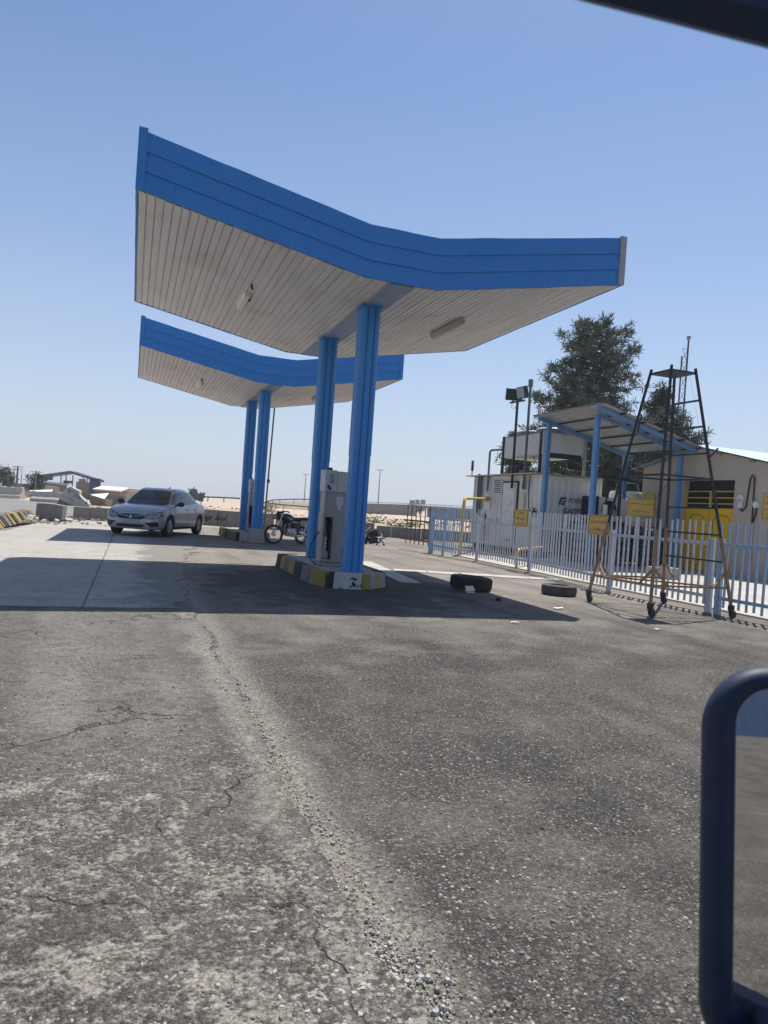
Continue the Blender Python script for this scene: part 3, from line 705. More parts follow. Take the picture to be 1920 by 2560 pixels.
# ================================================================== ROLLING SERVICE TOWER
TS, TT = 4.53, -.66
e = site('rolling_tower', 'tall tapering four-legged service tower on castors, dark above and rusty tan below', 'service tower', TS, TT)
def tp(i, z):
    k = 1 - z / 3.86; h = .245 + (.795 - .245) * k
    sx, sy = ((-1, 1), (-1, -1), (1, -1), (1, 1))[i]
    return V((sx * h, sy * h, z))
for i in range(4):
    zc = (1.36, 1.30, 1.24, 1.34)[i]
    l = MB().bar(tp(i, zc), tp(i, 3.93), .033, .033).build('leg', 'navy', e)
    l2 = MB().bar(tp(i, .16), tp(i, zc), .038, .038).build('lower_leg', 'rust', l)
    b = tp(i, 0); f = tp(i, .16); c = MB()
    c.bar((f.x, f.y, .2), (f.x, f.y, .12), .07, .07); c.bar((f.x - .035, f.y, .13), (f.x - .035, f.y - .03, .05), .012, .04).bar((f.x + .035, f.y, .13), (f.x + .035, f.y - .03, .05), .012, .04)
    c.build('castor_fork', 'navy', l)
    c = MB().tube([(f.x - .022, f.y - .035, .065), (f.x - .018, f.y - .035, .065), (f.x + .018, f.y - .035, .065), (f.x + .022, f.y - .035, .065)], [.055, .064, .064, .055], 16)
    c.build('castor_wheel', 'dustyrubber', l, True)
m = MB(); q = [tp(i, 3.84) for i in range(4)]
m.add([(p.x, p.y, 3.84) for p in q] + [(p.x, p.y, 3.87) for p in q], [(0, 1, 2, 3), (7, 6, 5, 4), (0, 4, 5, 1), (1, 5, 6, 2), (2, 6, 7, 3), (3, 7, 4, 0)])
m.build('top_plate', 'navy', e)
for z in (3.42, 3.0, 2.57, 1.70, 1.28, .86):
    MB().bar(tp(2, z), tp(3, z), .028).build('rung', 'navy', e)
m = MB()
for i in range(4): m.bar(tp(i, 2.16), tp((i + 1) % 4, 2.16), .028)
m.build('ring_brace', 'navy', e)
m = MB()
for i in (0, 1, 3): 
    a, b = tp(i, .46), tp((i + 1) % 4, .46); m.bar(a, b, .03)
m.bar(tp(0, .46), tp(2, .46), .028)
for i in range(4):
    for j in ((i + 1) % 4, (i - 1) % 4):
        a = tp(i, .72); b = tp(i, .46) + (tp(j, .46) - tp(i, .46)) * .2; m.bar(a, b, .026)
m.build('base_brace', 'rust', e)
MB().bar(tp(0, 3.2) + V((.05, 0, 0)), tp(0, 2.9) + V((.07, 0, 0)), .02).build('handle', 'navy', e)
MB().bar(tp(2, 2.5), tp(2, 2.66) + V((.16, -.06, 0)), .026).build('hook', 'navy', e)

# ================================================================== TYRES ON THE GROUND
def tyre(label, s, t, R, w, mat, tilt=(0, 0, 0), tread=26):
    e = site('tyre', label, 'tyre', s, t)
    ri = R * .60; mb = MB(); N = tread * 2; prof = [(ri, .012), (ri + .03, 0.0), (R * .86, .004), (R * .965, .02), (R, .05), (R, w - .05), (R * .965, w - .02), (R * .86, w - .004), (ri + .03, w), (ri, w - .012), (ri - .012, w * .5)]
    vs = []; fs = []; K = len(prof)
    for k in range(N):
        a = 2 * pi * k / N
        for i, (r, z) in enumerate(prof):
            if i in (4, 5): r = r - (.016 if (k // 1) % 2 else 0)
            vs.append((r * cos(a), r * sin(a), z))
    for k in range(N):
        j = (k + 1) % N
        for i in range(K): fs.append((k * K + i, j * K + i, j * K + (i + 1) % K, k * K + (i + 1) % K))
    o = mb.add(vs, fs).build('carcass', mat, e); o.rotation_euler = tilt
    return e, o
tyre('worn dusty tyre lying flat on the sunlit asphalt nearer the white fence', 3.72, .95, .315, .19, 'dustyrubber')
e, o = tyre('larger black tyre lying at the shadow edge beside the pump island', 2.12, 1.30, .375, .235, 'black', (radians(0), radians(3), 0))
o.location = (0, 0, .018)
p = MB(); p.grid([[(-.09 + .06 * i, .02 * j, .03 + .02 * j + .012 * rnd.random()) for i in range(4)] for j in range(5)]); p.grid([[(-.09 + .06 * i, .02 * j, .0 + .02 * j * .6) for i in range(4)] for j in range(5)])
o = p.build('wrapper', 'cream'); place(o, 1.90, .82, .004, .2); tag(o, 'crumpled pale yellow wrapper lying against the black tyre', 'litter')

# ================================================================== CONTAINER WITH COMPRESSOR
CS, CT = 9.7, 11.6; CW, CL, CH = 2.5, 5.25, 2.90
ce = site('equipment_container', 'white corrugated steel equipment container with blue logo behind the picket fence', 'container', CS, CT)
def corr(a, b, n, d=.035):
    w = (b - a) / n; r = []
    for i in range(n):
        x = a + i * w
        r += [(x, 0), (x + w * .55, 0), (x + w * .68, d), (x + w * .87, d)]
    return r + [(b, 0)]
def wallx(s, t0, t1, n, zb, zt): return [[(s + d, t, z) for t, d in corr(t0, t1, n)] for z in (zb, zt)]
m = MB()
m.grid(wallx(0.02, .08, CL - .08, 20, .3, CH - .08))
m.grid([[(s, .02 + d, z) for s, d in corr(.08, CW - .08, 9)] for z in (.3, CH - .16)])
m.box(.07, CW, .07, CL, .28, CH - .06)
m.build('body', 'contwhite', ce)
m = MB()
for (x, y) in ((0, 0), (CW - .1, 0), (0, CL - .1), (CW - .1, CL - .1)): m.box(x, x + .1, y, y + .1, .2, CH)
for (x, y) in ((0.0, .1),): m.box(x, x + .08, .1, CL - .1, CH - .10, CH - .01).box(x, x + .08, .1, CL - .1, .2, .31)
m.box(.1, CW - .1, .0, .08, .2, .31)
m.build('frame', 'contwhite', ce, bevel=.006)
MB().box(.1, CW - .1, -.012, .07, CH - .17, CH - .02).build('roof_trim', 'cream', ce)
MB().box(-.25, CW + .05, .035, CL + .3, CH + .002, CH + .04).build('roof', 'roofmetal', ce)
m = MB()
for y in (.3, 1.9, 3.5, 4.9): m.box(.05, CW - .1, y, y + .22, 0, .2)
m.build('skid', 'dark', ce)
d = MB().box(-.035, 0.0, 1.64, 2.66, .32, 2.62).build('door', 'white', ce, bevel=.006)
MB().box(-.012, .03, 1.575, 1.635, .3, 2.68).box(-.012, .03, 2.665, 2.72, .3, 2.68).box(-.012, .03, 1.575, 2.72, 2.625, 2.68).build('door_gap', 'dark', d)
MB().box(-.05, -.036, 1.95, 2.45, 1.78, 1.80).box(-.05, -.036, 1.95, 1.97, 1.8, 2.0).build('handle', 'contwhite', d)
for y in (1.70,):
    MB().bar((-.05, y, .4), (-.05, y, 2.55), .03).build('locking_bar', 'contwhite', d)
lv = MB().box(-.02, .03, 2.78, 3.46, 2.18, 2.80).build('louver', 'white', ce)
m = MB()
for i in range(7): m.box(-.03, -.018, 2.84, 3.40, 2.24 + i * .078, 2.275 + i * .078)
m.build('slats', 'dark', lv)
wb = MB().box(-.05, .03, .86, 1.36, 2.28, 2.75).build('window', 'white', ce)
MB().box(-.056, -.05, .90, 1.20, 2.33, 2.70).build('pane', 'glassgrey', wb)
MB().box(-.05, .03, 1.05, 1.3, 1.45, 2.22).build('notice_panel', 'cream', ce)
MB().box(-.035, .03, 3.65, 4.15, 1.55, 2.2).build('flange_plate', 'white', ce)
MB().box(-.06, .0, 3.7, 4.4, .34, 1.05).build('yellow_cabinet', 'kyellowfade', ce)
m = MB()
for i in range(5): m.box(-.04, -.034, 1.7 + i * .19, 1.82 + i * .19, .42, .52)
m.build('vents', 'dark', ce)
MB().tube([(-.05, .7, 2.85), (-.06, .72, 2.3), (-.06, .66, 1.75), (-.06, .5, 1.55), (-.05, .3, 1.52)], .018, 6).build('cable', 'cable', ce, True)
MB().box(-.10, -.03, .15, .34, 1.38, 1.62).bar((-.08, .25, 1.6), (-.08, .25, 1.72), .05).build('junction_box', 'cable', ce, bevel=.01)
m = MB()
m.tube([(-.08, 4.45, 2.9), (-.08, 4.45, 1.35)], .055, 10).tube([(-.08, 4.65, 3.0), (-.08, 4.65, 1.4)], .055, 10).tube([(-.08, 4.45, 1.36), (-.08, 4.0, 1.30), (-.08, 3.9, 1.32)], .07, 10)
m.build('conduit', 'pipegrey', ce, True)
# lettering on the short end (faces the yard) and on the long side
def glogo(o, R_, U_, h, parent):
    R_, U_ = V(R_), V(U_); mb = MB(); o = V(o)
    for poly in (((-.5, -.5), (-.22, .5), (.62, .5), (.56, .26), (-.03, .26), (-.24, -.5)), ((-.02, .1), (.55, .1), (.50, -.12), (.12, -.12), (.09, -.25), (.40, -.25), (.34, -.5), (-.14, -.5), (-.08, -.30), (.02, -.30), (.05, -.0))):
        mb.add([o + R_ * (x * h * 1.1) + U_ * (y * h) for x, y in poly], [tuple(range(len(poly)))])
    mb.build('logo', 'logonavy', parent)
glogo((.88, -.006, 2.02), (1, 0, 0), (0, 0, 1), .27, ce)
text_mb('FORNOVO', (1.62, -.006, 2.06), (1, 0, 0), (0, 0, 1), .18, .98, bold=.012, shear=.15).build('lettering', 'logoblue', ce)
text_mb('GASYS', (1.30, -.006, 1.68), (1, 0, 0), (0, 0, 1), .22, .72, bold=.018, shear=.15).build('lettering', 'logoblue', ce)
glogo((-.006, 4.62, 1.20), (0, -1, 0), (0, 0, 1), .22, ce)
text_mb('FORNOVUS', (-.040, 3.42, 1.16), (0, -1, 0), (0, 0, 1), .17, 1.5, bold=.012, shear=.15).build('lettering', 'logoblue', ce)
text_mb('GAS', (-.064, 3.95, .86), (0, -1, 0), (0, 0, 1), .22, .55, bold=.015, shear=.15).build('lettering', 'logoblue', ce)

# cooling unit on the container roof
e = site('cooling_unit', 'grey box-shaped cooling unit on legs on top of the white container', 'cooling unit', CS + .1, CT + .12, CH + .04)
zb, zt, cw, cl = .68, 1.42, 1.62, 2.95
MB().box(0, cw, 0, cl, zb, zt).build('housing', 'contwhite', e, bevel=.01)
MB().box(-.012, cw + .01, -.012, cl + .01, zt - .002, zt + .03).build('rim', 'greytrim', e)
MB().box(.1, cw - .1, -.006, .02, zb - .12, zb + .06).build('lower_panel', 'navy', e)
MB().box(.05, cw - .05, .05, cl - .05, zb - .035, zb + .001).build('drip_tray', 'cream', e)
for (x, y, mt) in ((-.06, -.06, 'greytrim'), (cw - .02, -.06, 'greytrim'), (-.06, cl - .05, 'navy'), (cw - .02, cl - .05, 'navy')):
    MB().box(x, x + .09, y, y + .09, 0, zt + .06).build('leg', mt, e)
MB().box(-.055, .03, .18, .28, 0, zt + .05).build('leg', 'navy', e)
for y in (.78, 2.15):
    f = MB().tube([(.81, y, zt + .02), (.81, y, zt + .20)], .62, 24).build('fan', 'pipegrey', e)
    MB().lathe([(.60, 0), (.64, .02), (.60, .05)], 24, 0, Matrix.Translation((.81, y, zt + .2))).build('fan_guard', 'white' if y < 1 else 'greytrim', f)
pm_ = MB().tube([(.3, 2.1, .22), (.3, 2.65, .22)], .17, 14).ell((.3, 2.0, .26), (.16, .16, .2), 10).box(.18, .42, 2.0, 2.6, 0, .1)
pm_.build('pump', 'navy', e)
MB().tube([(.3, 2.68, .3), (.3, 2.9, .5), (.3, 2.9, .66)], .04, 8).build('pump_pipe', 'navy', e, True)
MB().box(.1, .5, 1.35, 1.85, 0, .16).build('base', 'rust', e)
MB().tube([(.1, .9, .66), (.1, .7, .42), (.1, .35, .36)], .016, 6).build('hose', 'cable', e, True)
e = site('flood_light_pole', 'dark pole with two square flood lights rising behind the cooling unit', 'flood light', CS - .12, CT + 1.85, 0)
MB().tube([(0, 0, 2.4), (0, 0, 5.62)], .05, 10).build('pole', 'navy', e)
MB().bar((-.05, .45, 5.62), (.05, -.42, 5.62), .06).build('crossarm', 'navy', e)
for (x, y, rz, mt) in ((.02, -.22, 0.05, 'glassgrey'), (-.02, .32, 1.25, 'navy')):
    T = Matrix.Translation((x, y, 5.92)) @ Matrix.Rotation(rz, 4, 'Z') @ Matrix.Rotation(radians(-14), 4, 'Y')
    f = MB().box(-.05, .12, -.27, .27, -.22, .22, 0, T).build('lamp', 'navy', e, bevel=.01)
    MB().box(-.058, -.049, -.24, .24, -.19, .19, 0, T).build('lens', mt, f)
    MB().bar((x, y, 5.62), (x, y, 5.74), .05).build('bracket', 'navy', f)
MB().tube([(0, .3, 5.7), (-.02, .42, 5.45), (0, .2, 5.38), (0, .03, 5.5)], .008, 5).build('wire', 'cable', e, True)
e = site('vent_pipe', 'tall thin dark vent pipe with a capped top rising from the container wall window', 'vent pipe', CS - .14, CT + .95, 0)
MB().tube([(.12, .14, 2.42), (.02, .10, 2.42), (0, .04, 2.5), (0, 0, 2.7), (0, 0, 6.05)], .05, 10).build('pipe', 'pipegrey', e, True)
MB().tube([(0, 0, 6.03), (0, 0, 6.30)], .085, 12).build('cap', 'pipegrey', e)
e = site('signal_light', 'small stacked signal light standing on the left end of the container roof', 'signal light', CS - .12, CT + 5.25, CH + .04)
MB().tube([(0, 0, 0), (0, 0, .22)], .02, 6).build('stem', 'navy', e)
MB().tube([(0, 0, .2), (0, 0, .42)], .055, 10).build('base', 'navy', e); MB().tube([(0, 0, .42), (0, 0, .62)], .055, 10).build('lens', 'red', e)
e = site('grey_pipe', 'bent grey pipe rising above the container roof and turning towards the cooling unit', 'pipe', CS - .12, CT + 3.75, CH)
MB().tube([(.04, .1, -.6), (.04, .1, .95), (.06, .04, 1.02), (.2, -.6, 1.03), (.25, -.68, 1.03)], .045, 8).build('tube', 'pipegrey', e)
e = site('gas_pipe', 'thick yellow gas pipe bending over the fence corner into the container side', 'pipe', 6.25, 10.45)
MB().tube([(0, 0, 0), (0, 0, 1.68), (.05, .07, 1.80), (.16, .22, 1.84), (3.35, 4.95, 1.99)], .048, 14).build('tube', 'yellow', e, True)
MB().tube([(3.28, 4.84, 1.985), (3.40, 5.0, 1.99)], .10, 14).build('flange', 'yellow', e)
e = site('gas_pipe', 'short low yellow pipe bend just inside the fence, below the yellow fence sign', 'pipe', 6.02, 6.52)
MB().tube([(0, 0, 0), (0, 0, .42), (.06, .05, .49), (.16, .14, .51), (2.3, 2.2, .52)], .038, 12).build('tube', 'yellow', e, True)

# ================================================================== SHED OVER THE GAS STORAGE
se = site('lean_to_shed', 'open lean-to shed with blue posts and a sloping sheet roof beside the container', 'shed', 9.2, 7.8)
def rz(s): return 4.86 - .262 * s
SW, SD = 3.75, 3.72
rows = []
for i in range(7):
    s = -.02 + (SW + .07) * i / 6; rows.append([(s, -.18 + j * .045, rz(s) + (.018 if (j // 2) % 2 else 0)) for j in range(91)])
m = MB(); m.grid(rows); m.grid([[(p[0], p[1], p[2] + .012) for p in r] for r in rows])
sm = NT('sooty_roof_sheet'); gg = sm.noise(1.2, 6); br = sm.n('TexBrick'); br.inputs['Scale'].default_value = 1.0; br.inputs['Brick Width'].default_value = .95; br.inputs['Row Height'].default_value = .62; br.inputs['Mortar Size'].default_value = .02
sm.l(sm.co(), br.inputs[0])
cc = sm.mix(sm.ramp(gg, [(.35, 0.0), (.7, 1.0)]), (.47, .475, .49), (.36, .36, .37)); cc = sm.mix(sm.math('MULTIPLY', br.outputs['Fac'], .45), cc, (.2, .18, .16))
sm.set(cc, .7); m.build('roof', sm.m, se)
for t in (.12, SD - .3): MB().bar((.0, t, rz(.0) - .10), (SW, t, rz(SW) - .10), .07, .13).build('rafter', 'postblue', se)
for i in range(6):
    s = .05 + i * .73; MB().bar((s, -.15, rz(s) - .028), (s, SD + .1, rz(s) - .028), .05, .045).build('purlin', 'navy' if i else 'greytrim', se)
for (x, y) in ((.32, .55), (.32, SD - .45), (3.6, .65), (3.5, SD - .45)):
    T = Matrix.Translation((x, y, 0))
    h = rz(x) - .16
    p = MB().box(-.075, -.055, -.07, .07, 0, h, 0, T).box(.055, .075, -.07, .07, 0, h, 0, T).box(-.055, .055, -.02, .02, 0, h, 0, T).build('post', 'postblue', se)
    MB().box(-.11, .11, -.11, .11, 3.05, 3.09, 0, T).box(-.09, .09, -.09, .09, 0.02, .06, 0, T).build('splice_plate', 'postblue', p)
MB().bar((.3, .55, rz(.3) - .16), (3.6, .6, rz(3.6) - .16), .06, .12).build('edge_beam', 'postblue', se)

# things under the shed
e = site('fan_cooler', 'grey cased fan cooler with round fan opening in front of the container end', 'fan unit', 11.36, 10.7)
MB().box(0, 1.3, 0, .7, 1.42, 2.24).build('casing', 'contwhite', e, bevel=.02)
MB().box(-.10, .08, -.02, .72, 1.40, 2.25).build('side_panel', 'navy', e)
f = MB().tube([(.52, -.012, 1.82), (.52, .02, 1.82)], .31, 28).build('fan', 'dark', e)
MB().tube([(.66, -.05, 1.74), (.66, -.01, 1.74)], .11, 16).build('hub', 'greytrim', f)
MB().box(.05, 1.25, .05, .65, 1.1, 1.42).build('stand', 'dark', e)
for x in (.1, 1.4):
    MB().bar((x, .3, 0), (x, .3, 1.1), .08).build('leg', 'navy', e)
def tank(label, s, t, R, h, z0):
    e = site('gas_tank', label, 'tank', s, t, 0, 0, 'upright grey tanks')
    MB().lathe([(0, z0), (R * .9, z0), (R, z0 + .08), (R, z0 + h - .1), (R * .92, z0 + h), (0, z0 + h + .03)], 28).build('shell', 'contwhite', e, True)
    MB().lathe([(R + .004, z0 + h - .55), (R + .012, z0 + h - .54), (R + .004, z0 + h - .53)], 28).build('seam', 'greytrim', e)
    MB().lathe([(0, z0 + h + .02), (R * .7, z0 + h + .02), (R * .6, z0 + h + .30), (0, z0 + h + .34)], 20).build('cap', 'navy', e)
    MB().box(-R * .8, R * .8, -R * .8, R * .8, 0, z0).build('base', 'dark', e)
    return e
tank('upright grey storage tank with dark cap behind the hanging yellow sign', 14.4, 11.2, .62, 2.2, .35)
tank('upright grey storage tank with dark cap directly right of the fan cooler', 13.5, 11.9, .62, 2.2, .35)
M['cylblue'] = pm('blue_grey_cylinder_paint', (.10, .15, .22), (.07, .10, .15), 4, .5, c3=(.15, .12, .1), c3pos=.7)
def cylinder_rack(label, s, t, nx, nz):
    e = site('cylinder_rack', label, 'gas cylinders', s, t, 0, 0, 'gas cylinder racks')
    for i in range(nx):
        for k in range(nz):
            x = i * .3; z = .28 + k * .29
            MB().tube([(x, -.02, z), (x, .06, z), (x, 1.35, z), (x, 1.45, z)], [.07, .12, .12, .06], 14).build('cylinder', 'cylblue', e, True)
    m = MB()
    for i in range(nx + 1):
        x = -.15 + i * .3
        m.bar((x, .1, 0), (x, .1, .15 + nz * .29), .03).bar((x, 1.2, 0), (x, 1.2, .15 + nz * .29), .03)
    m.bar((-.15, .1, .15 + nz * .29), (nx * .3 - .15, .1, .15 + nz * .29), .03); m.build('frame', 'navy', e)
cylinder_rack('dark rack of blue-grey gas cylinders behind the fence between the two front shed posts', 10.0, 8.7, 5, 4)
cylinder_rack('dark rack of gas cylinders behind the fence, just left of the yellow door', 11.75, 8.9, 4, 4)
e = site('compressor', 'dark gas compressor block with pipes behind the fence under the shed', 'compressor', 9.95, 10.1)
MB().box(0, 1.05, 0, .9, .15, 1.0).build('block', 'navy', e, bevel=.03)
for x in (.2, .55, .85): MB().tube([(x, .2, .95), (x, .2, 1.35)], .11, 12).build('cylinder', 'navy', e)
MB().tube([(.2, .2, 1.35), (.2, .05, 1.5), (.85, .05, 1.5), (.85, .2, 1.36)], .03, 8).build('pipe', 'chrome', e)
MB().box(-.1, 1.15, -.1, 1.0, 0, .15).build('base', 'concrete', e)
e = site('regulator_stand', 'dark pipe stand with a hanging valve beside the front shed post', 'pipe stand', 10.9, 9.6)
MB().tube([(.55, 0, 0), (.55, 0, 2.85)], .055, 8).build('pipe', 'navy', e)
MB().box(.3, .8, -.1, .1, 2.78, 2.9).bar((.2, 0, 2.84), (.9, 0, 2.84), .05).build('head', 'navy', e)
MB().tube([(.2, 0, 2.84), (.1, 0, 2.6), (.05, 0, 2.2), (.02, 0, 1.95)], .03, 6).build('hose', 'cable', e, True)
MB().tube([(.02, 0, 1.62), (.02, 0, 1.95)], .08, 10).build('valve', 'contwhite', e)
e = site('concrete_block', 'pale concrete block lying on the yard behind the fence below the yellow door', 'concrete block', 8.9, 4.6)
MB().box(0, .8, 0, .4, 0, .32).build('block', 'concrete', e, bevel=.02)

# ================================================================== BEIGE BUILDING WITH YELLOW DOOR
be = site('compressor_house', 'beige plastered building with a gabled pale blue roof and yellow double door', 'building', 13.25, 0)
D0, D1, DZ = 6.62, 8.74, 2.90; BL, BR, AP = 10.75, 2.6, 8.15
def gz_(t): return 3.95 - abs(t - AP) * .222
m = MB()
TX = Matrix(((0, 0, 1, 0), (1, 0, 0, 0), (0, 1, 0, 0), (0, 0, 0, 1)))    # polygon (t,z) extruded along s
m.prism([(D1, 0), (BL, 0), (BL, gz_(BL)), (D1, gz_(D1))], 0, .3, 0, TX)
m.prism([(BR, 0), (D0, 0), (D0, gz_(D0)), (BR, gz_(BR))], 0, .3, 0, TX)
m.prism([(D0, DZ), (D1, DZ), (D1, gz_(D1)), (AP, gz_(AP)), (D0, gz_(D0))], 0.0, .3, 0, TX)
m.build('wall', 'plaster', be)
MB().box(.3, 8, BL - .3, BL, 0, gz_(BL)).box(.3, 8, BR, BR + .3, 0, gz_(BR)).box(7.7, 8, BR + .3, BL - .3, 0, 3).build('wall', 'plaster', be)
m = MB(); rr = [(BR - .4, ), (AP, ), (BL + .45, )]
for a, b in ((BL + .45, AP), (AP, BR - .4)):
    rows = []
    for i in range(5):
        t = a + (b - a) * i / 4
        rows.append([(-.22 + j * .06 + .04 * noise.noise(V((t * 2, j * .3, 2))) * (1 if j == 0 else 0), t, gz_(t) + .06 + (.022 if (j // 2) % 2 else 0)) for j in range(140)])
    m.grid(rows); m.grid([[(p[0], p[1], p[2] - .02) for p in r] for r in rows])
m.build('roof', 'roofblue', be)
for i in range(7):
    t = BL + .2 - i * 1.25; MB().box(-.16, .2, t - .06, t + .06, gz_(t) - .06, gz_(t) + .045).build('rafter_end', 'rust', be)
MB().box(.24, .3, D0, D1, 2.60, 2.9).build('lintel_gap', 'dark', be)
fr = MB()
for z in (2.56, 2.36, 2.18): fr.box(.12, .17, D0 + .03, D1 - .03, z - .018, z + .018)
for t in (D0 + .03, (D0 + D1) / 2, D1 - .03): fr.box(.115, .175, t - .03, t + .03, 0, 2.58)
dfr = fr.build('door_frame', 'yellow', be)
gm = MB()
for k in range(44):
    t = D0 + .04 + k * (D1 - D0 - .08) / 43; gm.box(.15, .156, t - .006, t + .006, 2.05, 2.55)
gm.build('transom_mesh', 'navy', dfr)
MB().box(.22, .23, D0, D1, 2.03, 2.6).build('transom_void', 'dark', dfr)
for (a, b) in ((D0 + .05, (D0 + D1) / 2 - .01), ((D0 + D1) / 2 + .01, D1 - .05)):
    d = MB().box(.13, .17, a, b, .04, 2.04).build('door', 'yellowdoor', be, bevel=.004)
    w = b - a; c = (a + b) / 2; k = w * .34; z0, z1, ch = .25, 1.82, .16
    oct_ = [(c - k, z0 + ch), (c - k + ch, z0), (c + k - ch, z0), (c + k, z0 + ch), (c + k, z1 - ch), (c + k - ch, z1), (c - k + ch, z1), (c - k, z1 - ch)]
    m = MB()
    for i in range(8): m.bar((.122, *oct_[i]), (.122, *oct_[(i + 1) % 8]), .014, .022)
    m.build('raised_panel', 'kyellow', d)
    MB().tube([(.12, c + (k + .1) * (1 if a > 7 else -1), 1.25), (.09, c + (k + .1) * (1 if a > 7 else -1), 1.25)], .03, 8).build('handle', 'rust', d)
MB().box(.10, .13, (D0 + D1) / 2 - .09, (D0 + D1) / 2 + .11, 1.22, 1.27).build('bolt', 'rust', dfr)
MB().box(.05, .3, D0, D1, 0, .035).build('threshold', 'concrete', be)
m = MB().tube([(-.04, 6.36, 2.05), (-.05, 6.22, 1.97), (-.05, 6.10, 2.1), (-.05, 6.06, 2.5), (-.05, 6.02, 2.9), (-.05, 5.95, 3.02), (-.05, 5.87, 2.95), (-.05, 5.86, 2.4), (-.05, 5.85, 1.5), (-.06, 5.82, .55)], .022, 6)
m.tube([(-.05, 5.72, 2.1), (-.05, 5.74, 1.9), (-.05, 5.84, 1.6), (-.05, 5.84, .9)], .022, 6); m.build('cable', 'cable', be, True)
MB().tube([(-.0, 6.34, 2.34), (-.07, 6.34, 2.34)], .13, 14).box(-.07, 0, 6.26, 6.42, 2.05, 2.35).build('alarm_box', 'contwhite', be, bevel=.02)
MB().tube([(0, 5.74, 2.17), (-.09, 5.74, 2.17)], .1, 14).build('socket', 'contwhite', be)

# ================================================================== YELLOW SIGNS
def sign(label, o, R_, w, h, lines, wires=(), lead=None):
    """o: centre in site coordinates, R_: reading direction"""
    R_ = V(R_).normalized(); U_ = V((0, 0, 1)); N_ = R_.cross(U_)
    x, y = Wst(o[0], o[1]); e = thing('notice_sign', label, 'sign', (x, y, o[2]), ANG, 'yellow notice signs')
    a = V((0, 0, 0)); c = [a + R_ * (i * w / 2) + U_ * (j * h / 2) for i, j in ((-1, -1), (1, -1), (1, 1), (-1, 1))]
    vs = [p + N_ * .008 for p in c] + [p - N_ * .008 for p in c]
    MB().add(vs, [(0, 1, 2, 3), (7, 6, 5, 4), (0, 4, 5, 1), (1, 5, 6, 2), (2, 6, 7, 3), (3, 7, 4, 0)]).build('panel', 'signyellow', e)
    b = MB(); q = [a + R_ * (i * (w / 2 - .022)) + U_ * (j * (h / 2 - .022)) + N_ * .011 for i, j in ((-1, -1), (1, -1), (1, 1), (-1, 1))]
    for i in range(4): b.bar(q[i], q[(i + 1) % 4], .004 if i % 2 else .004, .012, 0, N_ if True else U_)
    b.build('border', 'ink', e)
    t = MB()
    for txt, dy, hh, ww in lines: text_mb(txt, a + U_ * (dy * h) + N_ * .0105, R_, U_, hh, ww * w, t, bold=.012)
    t.build('lettering', 'ink', e)
    for p, r in wires: MB().tube([V(p), V(r)], .008, 5).build('wire', 'cable', e)
    return e
sign('small upright yellow notice on the white fence beneath the container window', (5.715, 5.92, 1.335), (0, -1, 0), .70, .43, [(fa('باشگاه ان'), .30, .07, .40), (fa('بدون مجوز مخازن'), -.02, .07, .62), (fa('از ۲۰ متر شرق'), -.32, .07, .62)])
sign('yellow notice mentioning CNG on the white fence beside the tower leg', (5.26, 2.05, 1.305), (0, -1, 0), .68, .40, [(fa('رانول سوخت ۵ قید ر زمان'), .16, .075, .76), (fa('بال ر۲ CNG علم م'), -.27, .085, .76)])
sign('yellow notice board hanging on wires under the shed roof', (11.27, 8.3, 1.915), (1, 0, 0), 1.0, .52, [(fa('فقط کارکنان مجاز در مواقع اضطراری و'), .2, .09, .86), (fa('می توانند مسیر اقدام نمایند'), -.25, .09, .66)],
     [((-.49, 0, .26), (-1.72, .05, 1.1)), ((.49, 0, .26), (1.55, .15, 1.35))])
sign('yellow notice fixed on the beige wall left of the yellow door', (13.225, 10.30, 2.12), (0, -1, 0), .55, .72, [(fa('کلید'), .36, .05, .15), (fa('خطر مرگ'), .18, .06, .5), ('.', -.05, .05, .06), (fa('اصلی'), -.28, .06, .3)])
sign('yellow notice fixed on the beige wall right of the cable, at the right edge', (13.225, 5.2, 2.12), (0, -1, 0), .66, .76, [(fa('ایستگاه سمنگان'), .36, .06, .8), (fa('تقلیل فشار گاز'), .14, .07, .8), (fa('شرکت گاز ملی'), -.08, .07, .8), (fa('خطر حریق در'), -.26, .06, .7), (fa('تلفن ۹۴'), -.42, .06, .6)])

# ================================================================== TREES
def foliage(name, a, b, c):
    n = NT(name); o = n.n('ObjectInfo'); g = n.noise(1.1, 4); g2 = n.noise(9, 2)
    col = n.mix(n.ramp(g, [(.35, 0.0), (.65, 1.0)]), a, b); col = n.mix(n.ramp(g2, [(.35, 0.0), (.7, .6)]), col, c)
    n.b.inputs['Subsurface Weight'].default_value = 0
    return n.set(col, .7, 0, .2)
M['needle'] = foliage('pine_needles', (.085, .103, .08), (.115, .133, .103), (.155, .17, .13))
M['needlefar'] = foliage('dark_tree_leaves', (.040, .062, .040), (.055, .078, .05), (.07, .09, .06))
M['shrub'] = foliage('green_shrub_leaves', (.17, .19, .09), (.21, .22, .11), (.27, .26, .15))
M['drybush'] = foliage('dry_scrub', (.17, .13, .075), (.23, .18, .10), (.13, .11, .07))
def tufts(mb, c, n, r, L, w, R, up=.3):
    for _ in range(n):
        d = V((R.gauss(0, 1), R.gauss(0, 1), R.gauss(up, .8))).normalized()
        p = c + d * R.uniform(0, r); q = p + (d + V((R.gauss(0, .25),) * 3)).normalized() * L * R.uniform(.6, 1.2)
        x = d.cross(V((R.gauss(0, 1), R.gauss(0, 1), R.gauss(0, 1)))).normalized() * w
        mb.add([p - x, p + x, q + x * .5, q - x * .5], [(0, 1, 2, 3)])
